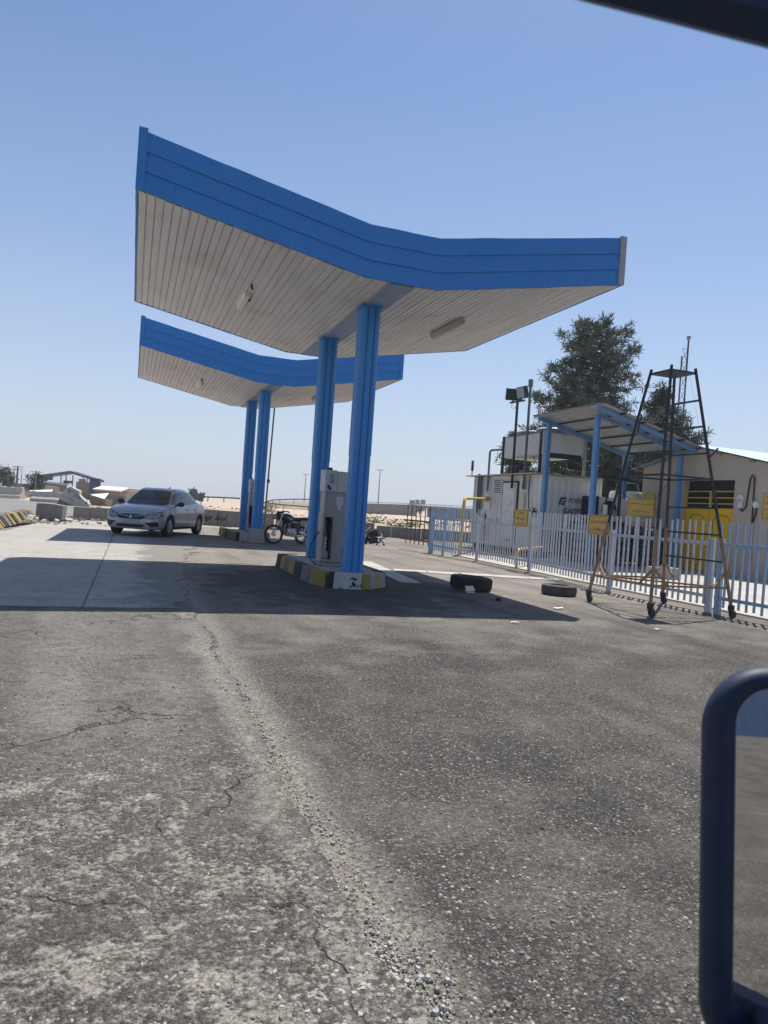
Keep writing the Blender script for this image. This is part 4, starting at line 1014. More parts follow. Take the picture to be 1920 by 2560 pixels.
def pine(label, base, h, rad, seed, lean=(0, 0), gap=.25, dens=1.0, prof=None, group='pine trees'):
    e = thing('pine_tree', label, 'tree', base, 0, group); R = random.Random(seed)
    tr = MB(); n = 9
    pts = [V((lean[0] * (i / n) ** 1.5 + .10 * R.uniform(-1, 1) * (i > 0), lean[1] * (i / n) + .1 * R.uniform(-1, 1) * (i > 0), h * .97 * i / n)) for i in range(n + 1)]
    tr.tube(pts, [max(.015, .021 * h * (1 - i / n) ** .8) for i in range(n + 1)], 8)
    def tpos(z):
        f = max(0, min(.999, z / (h * .97))) * n; i = int(f); return pts[i].lerp(pts[i + 1], f - i)
    prof = prof or [(0, .55), (.15, .9), (.3, 1.0), (.5, .85), (.7, .66), (.88, .42), (1, .10)]
    def pr(u):
        for (a, x), (b, y) in zip(prof, prof[1:]):
            if u <= b: return x + (y - x) * (u - a) / (b - a)
        return prof[-1][1]
    cr = MB(); zlo = h * .14; nb = int(105 * dens); ga = R.uniform(0, 6)
    for k in range(nb):
        u = (k + R.random()) / nb; z = zlo + (h - zlo) * u ** .95
        if R.random() < gap * .35: continue
        a = ga + k * 2.399 + R.gauss(0, .3); ln = rad * pr(u) * R.uniform(.62, 1.12)
        p0 = tpos(z); rise = R.uniform(.10, .55) * ln; d = V((cos(a), sin(a), 0))
        p1 = p0 + d * ln * .55 + V((0, 0, rise * .35)); p2 = p0 + d * ln + V((R.gauss(0, .1), R.gauss(0, .1), rise))
        tr.tube([p0, p1, p2], [.012 * h * .28 * (1.2 - u) + .012, .02, .008], 5)
        m = max(5, int(ln / .15))
        for i in range(m):
            f = .28 + .76 * (i + R.random()) / m
            c = (p0.lerp(p1, f / .55) if f < .55 else p1.lerp(p2, min(1.05, (f - .55) / .45)))
            side = V((-d.y, d.x, 0)) * R.gauss(0, .24 * ln * (1.05 - abs(f - .55))) + V((0, 0, R.gauss(.06, .13)))
            c2 = c + side
            if side.length > .22: tr.tube([c - d * .1, c2], [.010, .005], 4)
            tufts(cr, c2, R.randint(20, 30), .16, R.uniform(.19, .33), .013 + .0003 * base[1], R)
            # spiky leading shoot
    for i in range(7): tufts(cr, tpos(h * (.94 + .01 * i)), 12, .08, .22, .014, R, 1.0)
    tr.build('trunk', 'bark', e, True); cr.build('crown', 'needle', e)
    return e
def gp(u, v_, y, z=0.0):
    p = at(u, v_, y); return (p.x, p.y, z)
pine('tall bushy pine tree behind the container and the cooling unit', gp(1446, 1300, 36.0), 11.25, 3.1, 11, (.2, 0), .2, 1.12,
     [(0, .6), (.10, .85), (.25, 1.0), (.40, 1.0), (.52, .80), (.64, .72), (.80, .62), (.92, .45), (1, .16)])
pine('shorter pine with bare spiky shoots behind the shed and the service tower', gp(1668, 1330, 38.0), 8.5, 2.5, 23, (-.75, 0), .75, .95, [(0, .6), (.2, .9), (.45, 1.0), (.6, .75), (.8, .4), (1, .08)])
pine('small pine rising behind the roof at the right edge', gp(1935, 1330, 34.0), 5.4, 1.5, 31, (0, 0), .3, .7)
pine('low pine sapling seen left of the cooling unit behind the container', gp(1300, 1290, 40.0), 5.8, 1.4, 41, (-.5, 0), .5, .7)
pine('broad low pine behind the storage tanks under the shed', gp(1560, 1310, 40.0), 5.4, 2.7, 47, (.2, 0), .3, 1.1, [(0, .8), (.4, 1), (.8, .7), (1, .2)])
def leafy(name, label, base, h, r, seed, mat, group, n=900, w=.10, trunk=True):
    e = thing(name, label, 'tree' if trunk else 'shrub', base, 0, group); R = random.Random(seed); cr = MB()
    cl = [V((R.gauss(0, .42) * r, R.gauss(0, .42) * r, h * (R.uniform(.35, .95) if trunk else R.uniform(.1, .8)))) for _ in range(16)]
    for _ in range(n):
        c = R.choice(cl); k = (1.15 - c.z / h * .55); p = V((c.x * k, c.y * k, c.z)) + V((R.gauss(0, 1), R.gauss(0, 1), R.gauss(0, .8))) * r * .22
        p.z = max(.02, p.z)
        a = V((R.gauss(0, 1), R.gauss(0, 1), R.gauss(0, 1))).normalized(); b = a.cross(V((R.random(), R.random(), 1))).normalized()
        s = w * R.uniform(.5, 1.3); cr.add([p - a * s, p + b * s * .6, p + a * s, p - b * s * .6], [(0, 1, 2, 3)])
    cr.build('crown', mat, e)
    m = MB()
    if trunk: m.tube([(0, 0, -.3), (.05, 0, h * .3), (0, .05, h * .7)], [.035 * h, .03 * h, .01 * h], 7)
    else:
        for i in range(5): m.tube([(0, 0, -.05), (R.gauss(0, .2) * r, R.gauss(0, .2) * r, h * .6)], [.02, .008], 4)
    m.build('trunk' if trunk else 'stem', 'bark', e)
    return e

# lattice mast with guy wires
p = gp(1681, 1330, 44.0)
e = thing('radio_mast', 'thin guyed lattice mast with a small round top rising behind the service tower', 'mast', p, .4)
H = 11.75; k = .31; L3 = [V((k * cos(a), k * sin(a), 0)) for a in (radians(195), radians(255), radians(15))]
for q in L3: MB().tube([(q.x, q.y, 0), (q.x, q.y, H)], .045, 6).build('leg', 'navy', e)
m = MB()
for i in range(15):
    z = .2 + i * .8
    for a, b in ((0, 1), (1, 2), (2, 0)):
        m.bar((L3[a].x, L3[a].y, z), (L3[b].x, L3[b].y, z + .8), .014); m.bar((L3[b].x, L3[b].y, z), (L3[a].x, L3[a].y, z + .8), .014); m.bar((L3[a].x, L3[a].y, z + .8), (L3[b].x, L3[b].y, z + .8), .014)
m.build('bracing', 'pipegrey', e)
MB().tube([(L3[1].x, L3[1].y, H - 1.6), (L3[1].x, L3[1].y, H + .95)], .05, 8).build('top_pole', 'navy', e)
MB().ell((L3[1].x, L3[1].y, H + 1.1), (.13, .13, .17), 12).build('beacon', 'glassgrey', e, True)
for a in (-.35, 2.3, 4.2): MB().tube([(.3 * cos(a), .3 * sin(a), H - .6), (3.0 * cos(a), 3.0 * sin(a), .2)], .008, 4).build('guy_wire', 'greytrim', e)

# ================================================================== BARRIERS, KERBS, RUBBLE ON THE LEFT AND BEHIND
def block_wall(label, a, b, h, n, mat='darkconcrete', top=.14, foot=.2, writing=None, group='low concrete barriers'):
    a, b = V(a), V(b); d = (b - a).normalized(); L = (b - a).length
    e = thing('concrete_barrier', label, 'barrier', (a.x, a.y, 0), atan2(d.y, d.x), group)
    m = MB()
    for i in range(n):
        x0, x1 = L * i / n + .006, L * (i + 1) / n - .006; j = rnd.uniform(-.012, .012); hh = h + rnd.uniform(-.012, .012)
        pr_ = [(-foot / 2 + j, -.05), (-foot / 2 + j, h * .45), (-top / 2 + j, hh), (top / 2 + j, hh), (foot / 2 + j, h * .45), (foot / 2 + j, -.05)]
        m.add([(x0, y, z) for y, z in pr_] + [(x1, y, z) for y, z in pr_], [tuple(range(6)), tuple(reversed(range(6, 12)))] + [(q, (q + 1) % 6, 6 + (q + 1) % 6, 6 + q) for q in range(6)])
    m.build('wall', mat, e, bevel=.01)
    if writing: text_mb(writing[0], (writing[1], -foot / 2 - .02, h * .45), (1, 0, 0), (.0, 0.0, 1), writing[2], writing[3], bold=.035).build('graffiti', 'ink', e)
    return e
block_wall('low grey concrete barrier with black Persian graffiti behind the silver car', (-10.6, 34.9), (-5.2, 34.4), .72, 6, writing=(fa('امداد خودرو'), 2.45, .36, 1.45))
block_wall('low grey concrete barrier run between the far island and the motorcycle', (-5.1, 34.4), (-.4, 34.0), .62, 7)
block_wall('low grey concrete barrier run behind the toppled chair, up to the fence corner', (-.3, 34.0), (6.0, 33.7), .50, 9)
block_wall('two-tone grey barrier blocks left of the silver car, next to the leaning slab', (-13.25, 30.9), (-10.9, 32.0), .52, 4, foot=.34)
block_wall('two-tone grey barrier block just behind the front of the silver car', (-10.45, 32.2), (-8.6, 33.2), .50, 3, foot=.34)
e = thing('concrete_slab', 'pale concrete slab leaning between the grey barrier blocks', 'slab', (-10.75, 31.4, 0), .35)
T = Matrix.Rotation(radians(-24), 4, 'X') @ Matrix.Rotation(radians(9), 4, 'Y')
MB().prism([(-.28, -.05), (.36, -.05), (.22, .56), (-.3, .66)], -.05, .05, 0, T @ Matrix(((1, 0, 0, 0), (0, 0, 1, 0), (0, 1, 0, 0), (0, 0, 0, 1)))).build('slab', 'paleconcrete', e, bevel=.015)
# big dark bowed block
e = thing('concrete_block', 'large dark grey bowed concrete block lying left of the barrier row', 'concrete block', (-12.55, 27.3, 0), radians(8))
m = MB(); rows = []
for i in range(9):
    y = -.28 + .07 * i; rows.append([(x, y, z) for x, z in [(-.46, .10), (-.3, .03), (0, -.01), (.28, .0), (.47, .07), (.50, .62), (.2, .66), (-.2, .67), (-.44, .66), (-.46, .10)]])
m.grid(rows); m.add(rows[0][:-1], [tuple(range(9))]); m.add(rows[-1][:-1], [tuple(range(9))])
m.build('block', 'darkconcrete', e, bevel=.02, weld=True)
# yellow/black wedge kerb on the left
e = site('striped_kerb', 'low sloped kerb with yellow and black stripes along the far left edge', 'kerb', -7.25, 11.0)
L_ = 11.6; n = 25
for i in range(n):
    y0, y1 = L_ * i / n, L_ * (i + 1) / n; w = .12 * noise.noise(V((i * .4, 2, 0)))
    k = 1.0 if i < n - 2 else (.75 if i == n - 2 else .5)
    MB().add([(.10 + w, y0, 0), (.10 + w, y1 - .01, 0), (-.14 + w, y1 - .01, .33 * k), (-.14 + w, y0, .33 * k), (-.4 + w, y0, .35 * k), (-.4 + w, y1 - .01, .35 * k), (-.45 + w, y0, 0), (-.45 + w, y1 - .01, 0)],
             [(0, 1, 2, 3), (3, 2, 5, 4), (4, 5, 7, 6), (0, 3, 4, 6), (1, 7, 5, 2), (0, 6, 7, 1)]).build('kerb_stone', ('kyellow', 'kblack')[i % 2] if i % 5 != 3 else 'kgrey', e, bevel=.03)
M['rubble'] = pm('pale_rubble', (.62, .60, .56), (.40, .37, .33), 6, .9, bump=.4)
m = MB(); R = random.Random(4)
for _ in range(90):
    x, y = -13.9 + R.gauss(0, .7), 27.2 + R.gauss(0, .55); r = R.uniform(.04, .16)
    m.ell((x, y, r * .5), (r * R.uniform(.7, 1.6), r * R.uniform(.7, 1.4), r * R.uniform(.5, 1)), 6, 0, .3)
tag(m.build('rubble', 'rubble'), 'heap of pale rubble and litter between the striped kerb and the dark block', 'rubble', None, 'stuff')
m = MB()
for _ in range(420):
    x, y = R.uniform(-14, -8.2), R.uniform(26, 33); r = R.uniform(.012, .06)
    if R.random() < .5: x, y = -13 + R.gauss(0, .8), 25.6 + R.gauss(0, .5)
    m.ell((x, y, r * .4 + .02), (r * 1.3, r, r * .7), 5, 0, .3)
tag(m.build('loose_stones', 'concrete'), 'loose stones scattered in front of the barrier row on the left', 'stones', None, 'stuff')
# far side of the left road
def jersey(label, u0, v0, u1, v1, y, h, mat='paleconcrete', y1=None):
    a = at(u0, v0, y); b = at(u1, v1, y1 or y); d = V((b.x - a.x, b.y - a.y)); L = d.length
    e = thing('jersey_barrier', label, 'barrier', (a.x, a.y, a.z), atan2(d.y, d.x), 'road barriers'); dz = b.z - a.z
    pr_ = [(-.5, 0), (-.5, .2), (-.25, .42), (-.16, h), (.16, h), (.25, .42), (.5, .2), (.5, 0)]
    m = MB(); R2 = random.Random(int(u0)); K = 8; rows = []
    for i in range(K + 1):
        rows.append([(L * i / K, yy, zz * (1 + .05 * R2.uniform(-1, 1)) + dz * i / K - (.1 if zz == 0 else 0)) for yy, zz in pr_])
    m.grid(rows); m.add(rows[0], [tuple(range(8))]); m.add(rows[-1], [tuple(reversed(range(8)))])
    m.build('barrier', mat, e); return e
jersey('pale concrete road barrier at the far left beyond the grey road', -10, 1243, 57, 1245, 64, .95)
jersey('long low pale broken barrier beyond the road, left of the graffiti slab', 82, 1252, 163, 1257, 57, .78)
e = None
a = at(166, 1221, 52.0); b = at(226, 1259, 51.0)
e = thing('tilted_barrier', 'tilted pale concrete barrier slab with black graffiti digits beside the road', 'barrier', tuple(a), 0)
d = (b - a); L = d.length; R_ = d.normalized(); U_ = V((-R_.z, 0, R_.x)); T = Matrix(((R_.x, 0, U_.x, 0), (R_.y, 1, U_.y, 0), (R_.z, 0, U_.z, 0), (0, 0, 0, 1)))
m = MB(); m.prism([(-.1, -.95), (L * .98, -.80), (L, -.05), (L * .55, .12), (L * .5, .42), (.35, .34), (-.05, -.1)], -.2, .25, 0, T @ Matrix(((1, 0, 0, 0), (0, 0, 1, 0), (0, 1, 0, 0), (0, 0, 0, 1))))
m.build('slab', 'paleconcrete', e, bevel=.04)
text_mb('۰۹۱۳ ۲۷۷ ۰۰ ۵', T @ V((L * .5, -.205, .0)), T.to_3x3() @ V((1, 0, 0)), T.to_3x3() @ V((0, 0, 1)), .36, L * .86, bold=.02).build('graffiti', 'ink', e)
text_mb(fa('تعویض'), T @ V((L * .33, -.205, -.46)), T.to_3x3() @ V((1, 0, 0)), T.to_3x3() @ V((0, 0, 1)), .24, .75, bold=.0).build('graffiti', 'rustbar', e)
MB().prism([(-.2, -2.2), (L * 1.02, -2.2), (L * .95, -.85), (-.15, -1.0)], .0, .6, 0, T @ Matrix(((1, 0, 0, 0), (0, 0, 1, 0), (0, 1, 0, 0), (0, 0, 0, 1)))).build('base', 'brick', e)

# far buildings, left
YB = 150.0
def wallq(name, label, u0, u1, vt0, vt1, y, mat, depth=8.0, cat='building', roofmat=None, group='far low buildings'):
    a = at(u0, vt0, y); b = at(u1, vt1, y); e = thing(name, label, cat, (a.x, y, -1.1), 0, group)
    L = b.x - a.x; z0, z1 = a.z + 1.1, b.z + 1.1
    m = MB(); m.add([(0, 0, 0), (L, 0, 0), (L, 0, z1), (0, 0, z0), (0, depth, 0), (L, depth, 0), (L, depth, z1), (0, depth, z0)], [(0, 1, 2, 3), (4, 7, 6, 5), (0, 3, 7, 4), (1, 5, 6, 2), (3, 2, 6, 7)])
    m.build('wall', mat, e)
    if roofmat:
        MB().add([(-.3, -.4, z0 + .02), (L + .3, -.4, z1 + .02), (L + .3, depth * .5, z1 + .7), (-.3, depth * .5, z0 + .7), (-.3, -.4, z0 - .2), (L + .3, -.4, z1 - .2), (L + .3, depth * .5, z1 + .5), (-.3, depth * .5, z0 + .5)],
                 [(0, 1, 2, 3), (7, 6, 5, 4), (0, 4, 5, 1), (1, 5, 6, 2), (2, 6, 7, 3), (3, 7, 4, 0)]).build('roof', roofmat, e)
    return e
M['roofwhite'] = pm('white_roof_sheet', (.74, .75, .76), (.66, .67, .68), 2, .6)
# open steel hall with blue roof
a = at(99, 1188, YB); e = thing('open_hall', 'open-sided steel hall with a dark blue gable roof, far left behind the road', 'shed', (a.x, YB, -1.1), 0)
sx = lambda u: at(u, 1216, YB).x - a.x
sz = lambda u, v_: at(u, v_, YB).z + 1.1
def roofband(u0, v0, u1, v1, th, y0, y1): 
    x0, x1 = sx(u0), sx(u1); z0, z1 = sz(u0, v0), sz(u1, v1)
    return MB().add([(x0, y0, z0 - th), (x1, y0, z1 - th), (x1, y0, z1), (x0, y0, z0), (x0, y1, z0 - th), (x1, y1, z1 - th), (x1, y1, z1), (x0, y1, z0)], [(0, 1, 2, 3), (4, 7, 6, 5), (0, 3, 7, 4), (1, 5, 6, 2), (3, 2, 6, 7), (0, 4, 5, 1)])
roofband(98, 1187, 172, 1177, .45, 0, 3.5).build('roof', 'darkblue', e); roofband(172, 1177, 243, 1199, .45, 0, 3.5).build('roof', 'darkblue', e)
for u, w in ((108, 1.1), (236, 2.2)): MB().box(sx(u) - w / 2, sx(u) + w / 2, 0, .5, 0, sz(u, 1196)).build('column', 'darkblue', e)
MB().add([(sx(104), .02, sz(104, 1200)), (sx(131), .02, sz(131, 1200)), (sx(131), .02, sz(131, 1185)), (sx(170), .02, sz(170, 1182)), (sx(170), .02, sz(170, 1177)), (sx(104), .02, sz(104, 1187))], [(0, 1, 2, 3, 4, 5)]).build('gable_panel', 'darkblue', e)
for u in (135, 148, 165, 191, 203): MB().bar((sx(u), 3, 0), (sx(u), 3, sz(u, 1186)), .16).build('column', 'navy', e)
MB().box(sx(189), sx(229), .2, 1, 0, sz(210, 1205)).build('wall', 'brick', e)
MB().box(sx(101), sx(162), .1, 1, 0, sz(125, 1205)).build('wall', 'brick', e)
MB().bar((sx(99), -.6, sz(99, 1203)), (sx(172), -.6, sz(172, 1212)), .9, .35).build('side_roof', 'roofblue', e)
MB().box(sx(190), sx(207), 1.2, 1.5, sz(207, 1206), sz(207, 1197)).build('vent_box', 'greytrim', e)
MB().box(sx(147), sx(164), 2, 3, sz(164, 1208), sz(164, 1201)).build('water_tank', 'darkblue', e)
wallq('low_building', 'grey walled enclosure at the far left below the dark tree', 18, 62, 1206, 1210, 130, 'darkconcrete')
wallq('low_building', 'brown brick building left of the blue-roofed hall', 62, 101, 1210, 1214, 135, 'brick')
wallq('low_building', 'long low building with a bright white roof right of the blue hall', 238, 300, 1222, 1227, 140, 'brick', 8, 'building', 'roofwhite')
wallq('low_building', 'small brown block-like building behind the silver car roof', 300, 328, 1224, 1228, 150, 'brick')
wallq('low_building', 'tiny raised brown block on the skyline left of the car', 311, 326, 1221, 1223, 155, 'brick')
wallq('low_building', 'dark brown wall below the white roof, left of the silver car', 225, 312, 1233, 1240, 110, 'stonewall', 1, 'wall')
for lb, (u0, v0, u1, v1, h) in (('white tent-like sheet roof beyond the road, left of the graffiti slab', (72, 1226, 126, 1234, 1.1)), ('white tent-like sheet roof beyond the rubble, left of the car', (226, 1236, 264, 1243, 1.1))):
    a = at(u0, v0, 95); b = at(u1, v1, 95); e = thing('white_shelter', lb, 'shelter', (a.x, 95, -1.05), 0, 'white sheet shelters'); L = b.x - a.x; z = a.z + 1.05
    MB().add([(0, 0, z), (L, -.4, z - .45), (L * .62, 3, z + .32), (L * .05, 3, z + .12), (0, 0, z - .06), (L, -.4, z - .51), (L * .62, 3, z + .26), (L * .05, 3, z + .06)], [(0, 1, 2, 3), (7, 6, 5, 4), (0, 4, 5, 1), (1, 5, 6, 2), (2, 6, 7, 3), (3, 7, 4, 0)]).build('roof', 'roofwhite', e)
    MB().box(.1, L - .1, 0.2, 2.8, 0, z - .55).build('wall', 'stonewall', e)
leafy('broadleaf_tree', 'dark conical tree at the far left edge of the photo', gp(8, 1210, 120, -1), 4.7, 1.9, 3, 'needlefar', 'far dark trees', 1500, .22)
leafy('broadleaf_tree', 'round dark tree left of the blue-roofed hall', gp(85, 1210, 128, -1), 4.2, 1.8, 5, 'needlefar', 'far dark trees', 1500, .22)
leafy('broadleaf_tree', 'dark tree on the skyline just right of the silver car roof', gp(484, 1240, 190, -1), 3.9, 1.7, 8, 'needlefar', 'far dark trees', 1000, .3)
leafy('broadleaf_tree', 'second small dark tree on the skyline right of the silver car', gp(503, 1240, 190, -1), 3.0, 1.2, 9, 'needlefar', 'far dark trees', 700, .3)
leafy('broadleaf_tree', 'round dark tree seen through the bridge opening', gp(1049, 1280, 300, -1.2), 4.6, 1.9, 10, 'needlefar', 'far dark trees', 500, .35)
def pole(name, label, u, vt, y, w=.12, arms=(), group='far utility poles', cat='pole', z=-1.0):
    b_ = at(u - (1240 - vt) * .068, 1240, y); top = at(u, vt, y).z
    e = thing(name, label, cat, (b_.x, y, z), 0, group); H_ = top - z
    MB().tube([(0, 0, 0), (0, 0, H_)], [w, w * .6], 8).build('shaft', 'pipegrey', e)
    for dz, L in arms: MB().bar((-L, 0, H_ - dz), (L, 0, H_ - dz), .1).build('crossarm', 'pipegrey', e)
    return e
pole('utility_pole', 'utility pole with two crossarms left of the blue hall, next to the round tree', 45, 1165, 120, .22, ((.15, .9), (.6, .8)))
pole('utility_pole', 'utility pole with one crossarm in front of the round dark tree', 91, 1177, 125, .16, ((.2, 1.0),))
pole('utility_pole', 'thin plain pole just left of the double-armed utility pole', 37, 1167, 140, .09)
pole('utility_pole', 'thin plain pole just right of the double-armed utility pole', 55, 1177, 140, .09)
pole('utility_pole', 'faint thin pole beside the round dark tree', 70, 1184, 160, .09)
pole('utility_pole', 'thin pole with a short arm above the dark conical tree', 19, 1167, 150, .09, ((.1, .5),))
# overpass, ramp rails, lamp posts
def lamp(label, u, vt, y, ub):
    top = at(u, vt, y); e = thing('lamp_post', label, 'lamp post', (at(ub, 1258, y).x, y, -1.0), 0, 'tall road lamp posts'); H_ = top.z + 1
    MB().tube([(0, 0, 0), (0, 0, H_)], [.22, .12], 8).build('shaft', 'pipegrey', e)
    for sg in (-1, 1): MB().bar((0, 0, H_), (sg * 1.3, 0, H_ + .05), .3, .16).build('lamp_head', 'navy', e)
lamp('tall twin-headed road lamp seen between the two canopies', 765, 1186, 270, 760)
lamp('tall twin-headed road lamp on the overpass right of the near column', 951, 1175, 250, 945)
YO = 282.0
e = thing('overpass', 'brown stone-faced overpass embankment with a bridge opening on the horizon', 'bridge', (0, YO, -1.1), 0)
X = lambda u, v_=1270: at(u, v_, YO).x
Zt = lambda u, v_: at(u, v_, YO).z + 1.1
def face(u0, vt0, u1, vt1, depth, mat, name, zb=0.0, y0=0.0):
    x0, x1 = X(u0), X(u1); z0, z1 = Zt(u0, vt0), Zt(u1, vt1)
    return MB().add([(x0, y0, zb), (x1, y0, zb), (x1, y0, z1), (x0, y0, z0), (x0, y0 + depth, zb), (x1, y0 + depth, zb), (x1, y0 + depth, z1), (x0, y0 + depth, z0)], [(0, 1, 2, 3), (4, 7, 6, 5), (0, 3, 7, 4), (1, 5, 6, 2), (3, 2, 6, 7), (0, 4, 5, 1)]).build(name, mat, e)
face(880, 1257, 1017, 1261.5, 12, 'stonewall', 'wall'); face(1017, 1261, 1041, 1262, 12, 'brick', 'abutment')
face(1041, 1263, 1330, 1281, 12, 'brick', 'deck', Zt(1041, 1268)); face(1072, 1270, 1300, 1275, 8, 'darkblue', 'pier', 0, 2)
m = MB(); xa, xb = X(820), X(1041); m.bar((xa, 0, Zt(820, 1251.0)), (xb, 0, Zt(1041, 1259.6)), .1, .18)
for i in range(30):
    u = 820 + i * 7.4; m.bar((X(u), 0, Zt(u, 1257)), (X(u), 0, Zt(u, 1251 + (u - 820) * .039)), .1)
m.build('guard_rail', 'navy', e)
m = MB()
for i in range(40):
    u = 1041 + i * 4; m.bar((X(u), 0, Zt(u, 1264 + (u - 1041) * .06)), (X(u), 0, Zt(u, 1258.5 + (u - 1041) * .06)), .14)
m.bar((X(1041), 0, Zt(1041, 1259)), (X(1200), 0, Zt(1200, 1268)), .14, .16); m.build('railing', 'brick', e)
for lb, u0, u1, vt in (('leftmost of three grey boxes on the overpass parapet', 1023, 1036, 1251), ('middle of three grey boxes on the overpass parapet', 1037.5, 1048, 1250), ('rightmost of three grey boxes on the overpass parapet', 1050.5, 1062, 1250)):
    x0, x1 = X(u0), X(u1); z1 = Zt(u0, vt); z0 = Zt(u0, 1261.0)
    b = thing('parapet_box', lb, 'box', (x0, YO - 1.2, z0 - 1.1), 0, 'boxes on the overpass')
    MB().box(0, x1 - x0, 0, 1.0, 0, z1 - z0).build('box', 'darkconcrete', b); MB().box(-.06, x1 - x0 + .06, -.06, 1.06, z1 - z0, z1 - z0 + .14).build('lid', 'stonewall', b)
    MB().box(.1, .3, .2, .8, -1.6, 0).build('foot', 'stonewall', b)
def rail(label, pts, posts, y, hgt=.8):
    P = [at(u, v_, y) for u, v_ in pts]; b0 = P[0]
    e = thing('guard_rail', label, 'guard rail', (b0.x, y, b0.z), 0, 'road guard rails'); m = MB(); Q = [p - b0 for p in P]
    for a, b in zip(Q, Q[1:]):
        m.bar(a, b, .06, .34)
        k = max(1, int(posts * (b - a).length / 20))
        for i in range(k):
            q = a.lerp(b, i / k); m.bar((q.x, q.y + .1, q.z), (q.x, q.y + .1, q.z - 1.15), .2)
    m.build('rail', 'navy', e); return e
rail('long curved guard rail on the ramp between the columns, upper line', [(667, 1254.0), (672, 1252), (682, 1250), (700, 1249), (735, 1248), (780, 1248.5), (830, 1250)], 5, 230)
rail('lower guard rail line running down across the desert behind the motorcycle', [(655, 1256), (680, 1259), (710, 1262.5), (770, 1267), (850, 1272), (905, 1281), (960, 1285)], 6, 200)
rail('guard rail on the road seen right of the silver car', [(470, 1241), (520, 1242.5), (560, 1244), (600, 1246)], 4, 180)
a = at(650, 1250, 240); e = thing('ramp_bank', 'sandy embankment of the ramp road seen behind the motorcycle', 'embankment', (a.x, 240, -1.1), 0)
rows = []
for i in range(40):
    u = 655 + i * 6.5; top = at(u, 1252.5 + (u - 667) * .010, 240).z + 1.05; x = at(u, 1260, 240).x - a.x
    rows.append([(x, -14, -.1), (x, -8, top * .35 + .1 * noise.noise(V((i * .7, 1, 1)))), (x, -3, top * .8 + .1 * noise.noise(V((i * .7, 2, 1)))), (x, 0, top), (x, 9, top), (x, 12, -.1)])
M['scrubbank'] = pm('scrubby_bank', (.30, .24, .17), (.19, .155, .11), .35, .95, bump=.4, bscale=1)
MB().grid(rows).build('bank', 'scrubbank', e, True)
# shrubs
for i, (u, v_, y, h, r, lb) in enumerate([(668, 1288, 60, 1.35, 1.1, 'pale green bush behind the far canopy columns, above the motorcycle wheel'), (925, 1318, 44, 1.05, .95, 'green bush beyond the barrier just right of the near column'), (1000, 1318, 42, .6, .8, 'low olive bush beyond the barrier, midway between column and fence'), (968, 1316, 43, .45, .5, 'small dry bush beyond the barrier behind the toppled chair'),
        (775, 1320, 47, .6, .8, 'low dry bush behind the motorcycle seat'), (1032, 1298, 70, .6, .9, 'dark low bush in the desert left of the rusty gate')]):
    p = at(u, v_, y); leafy('bush', lb, (p.x, p.y, terrain_z(p.x, p.y)), h, r, 50 + i, 'shrub' if i < 3 else 'drybush', 'desert bushes', 420, .085, False)
m = MB(); R = random.Random(12)
for _ in range(2600):
    y = 40 + 130 * R.random() ** 1.3; x = R.uniform(-.42, .42) * y
    if noise.noise(V((x * .06, y * .03, 4))) < -.02: continue
    z = terrain_z(x, y); s = R.uniform(.12, .34)
    for k in range(5):
        d = V((R.gauss(0, 1), R.gauss(0, 1), abs(R.gauss(.6, .4)))).normalized() * s; w = d.cross(V((R.random(), 1, R.random()))).normalized() * s * .35
        c = V((x, y, z))
        m.add([c - w, c + w, c + d + w * .6, c + d - w * .6], [(0, 1, 2, 3)])
tag(m.build('scrub', 'drybush'), 'dry low scrub dotted over the desert ground', 'scrub', None, 'stuff')

# ================================================================== SILVER CAR
M['carpaint'] = (lambda n: n.set(n.mix(n.ramp(n.noise(2, 5), [(.4, 0.0), (.7, 1.0)]), (.37, .38, .40), (.33, .34, .355)), .30, .25, .4))(NT('silver_car_paint'))
M['carpaint'].node_tree.nodes['Principled BSDF'].inputs['Coat Weight'].default_value = .6
M['carglass'] = (lambda n: n.set((.028, .034, .042), .05, 0, .6))(NT('dark_car_glass'))
M['lampglass'] = (lambda n: n.set(n.mix(n.ramp(n.noise(24, 2), [(.4, 0.0), (.6, 1.0)]), (.10, .11, .12), (.46, .47, .48)), .08, .2, .6))(NT('headlamp_glass'))
M['plastic'] = pm('black_plastic', (.02, .021, .023), (.03, .03, .032), 8, .5)
M['plate'] = pm('blank_grey_plate', (.36, .38, .42), (.33, .35, .39), 3, .5)
M['tyre'] = pm('car_tyre', (.03, .03, .031), (.045, .043, .041), 9, .8)
M['alloy'] = pm('alloy_wheel', (.42, .43, .44), (.34, .34, .35), 9, .35, .7)
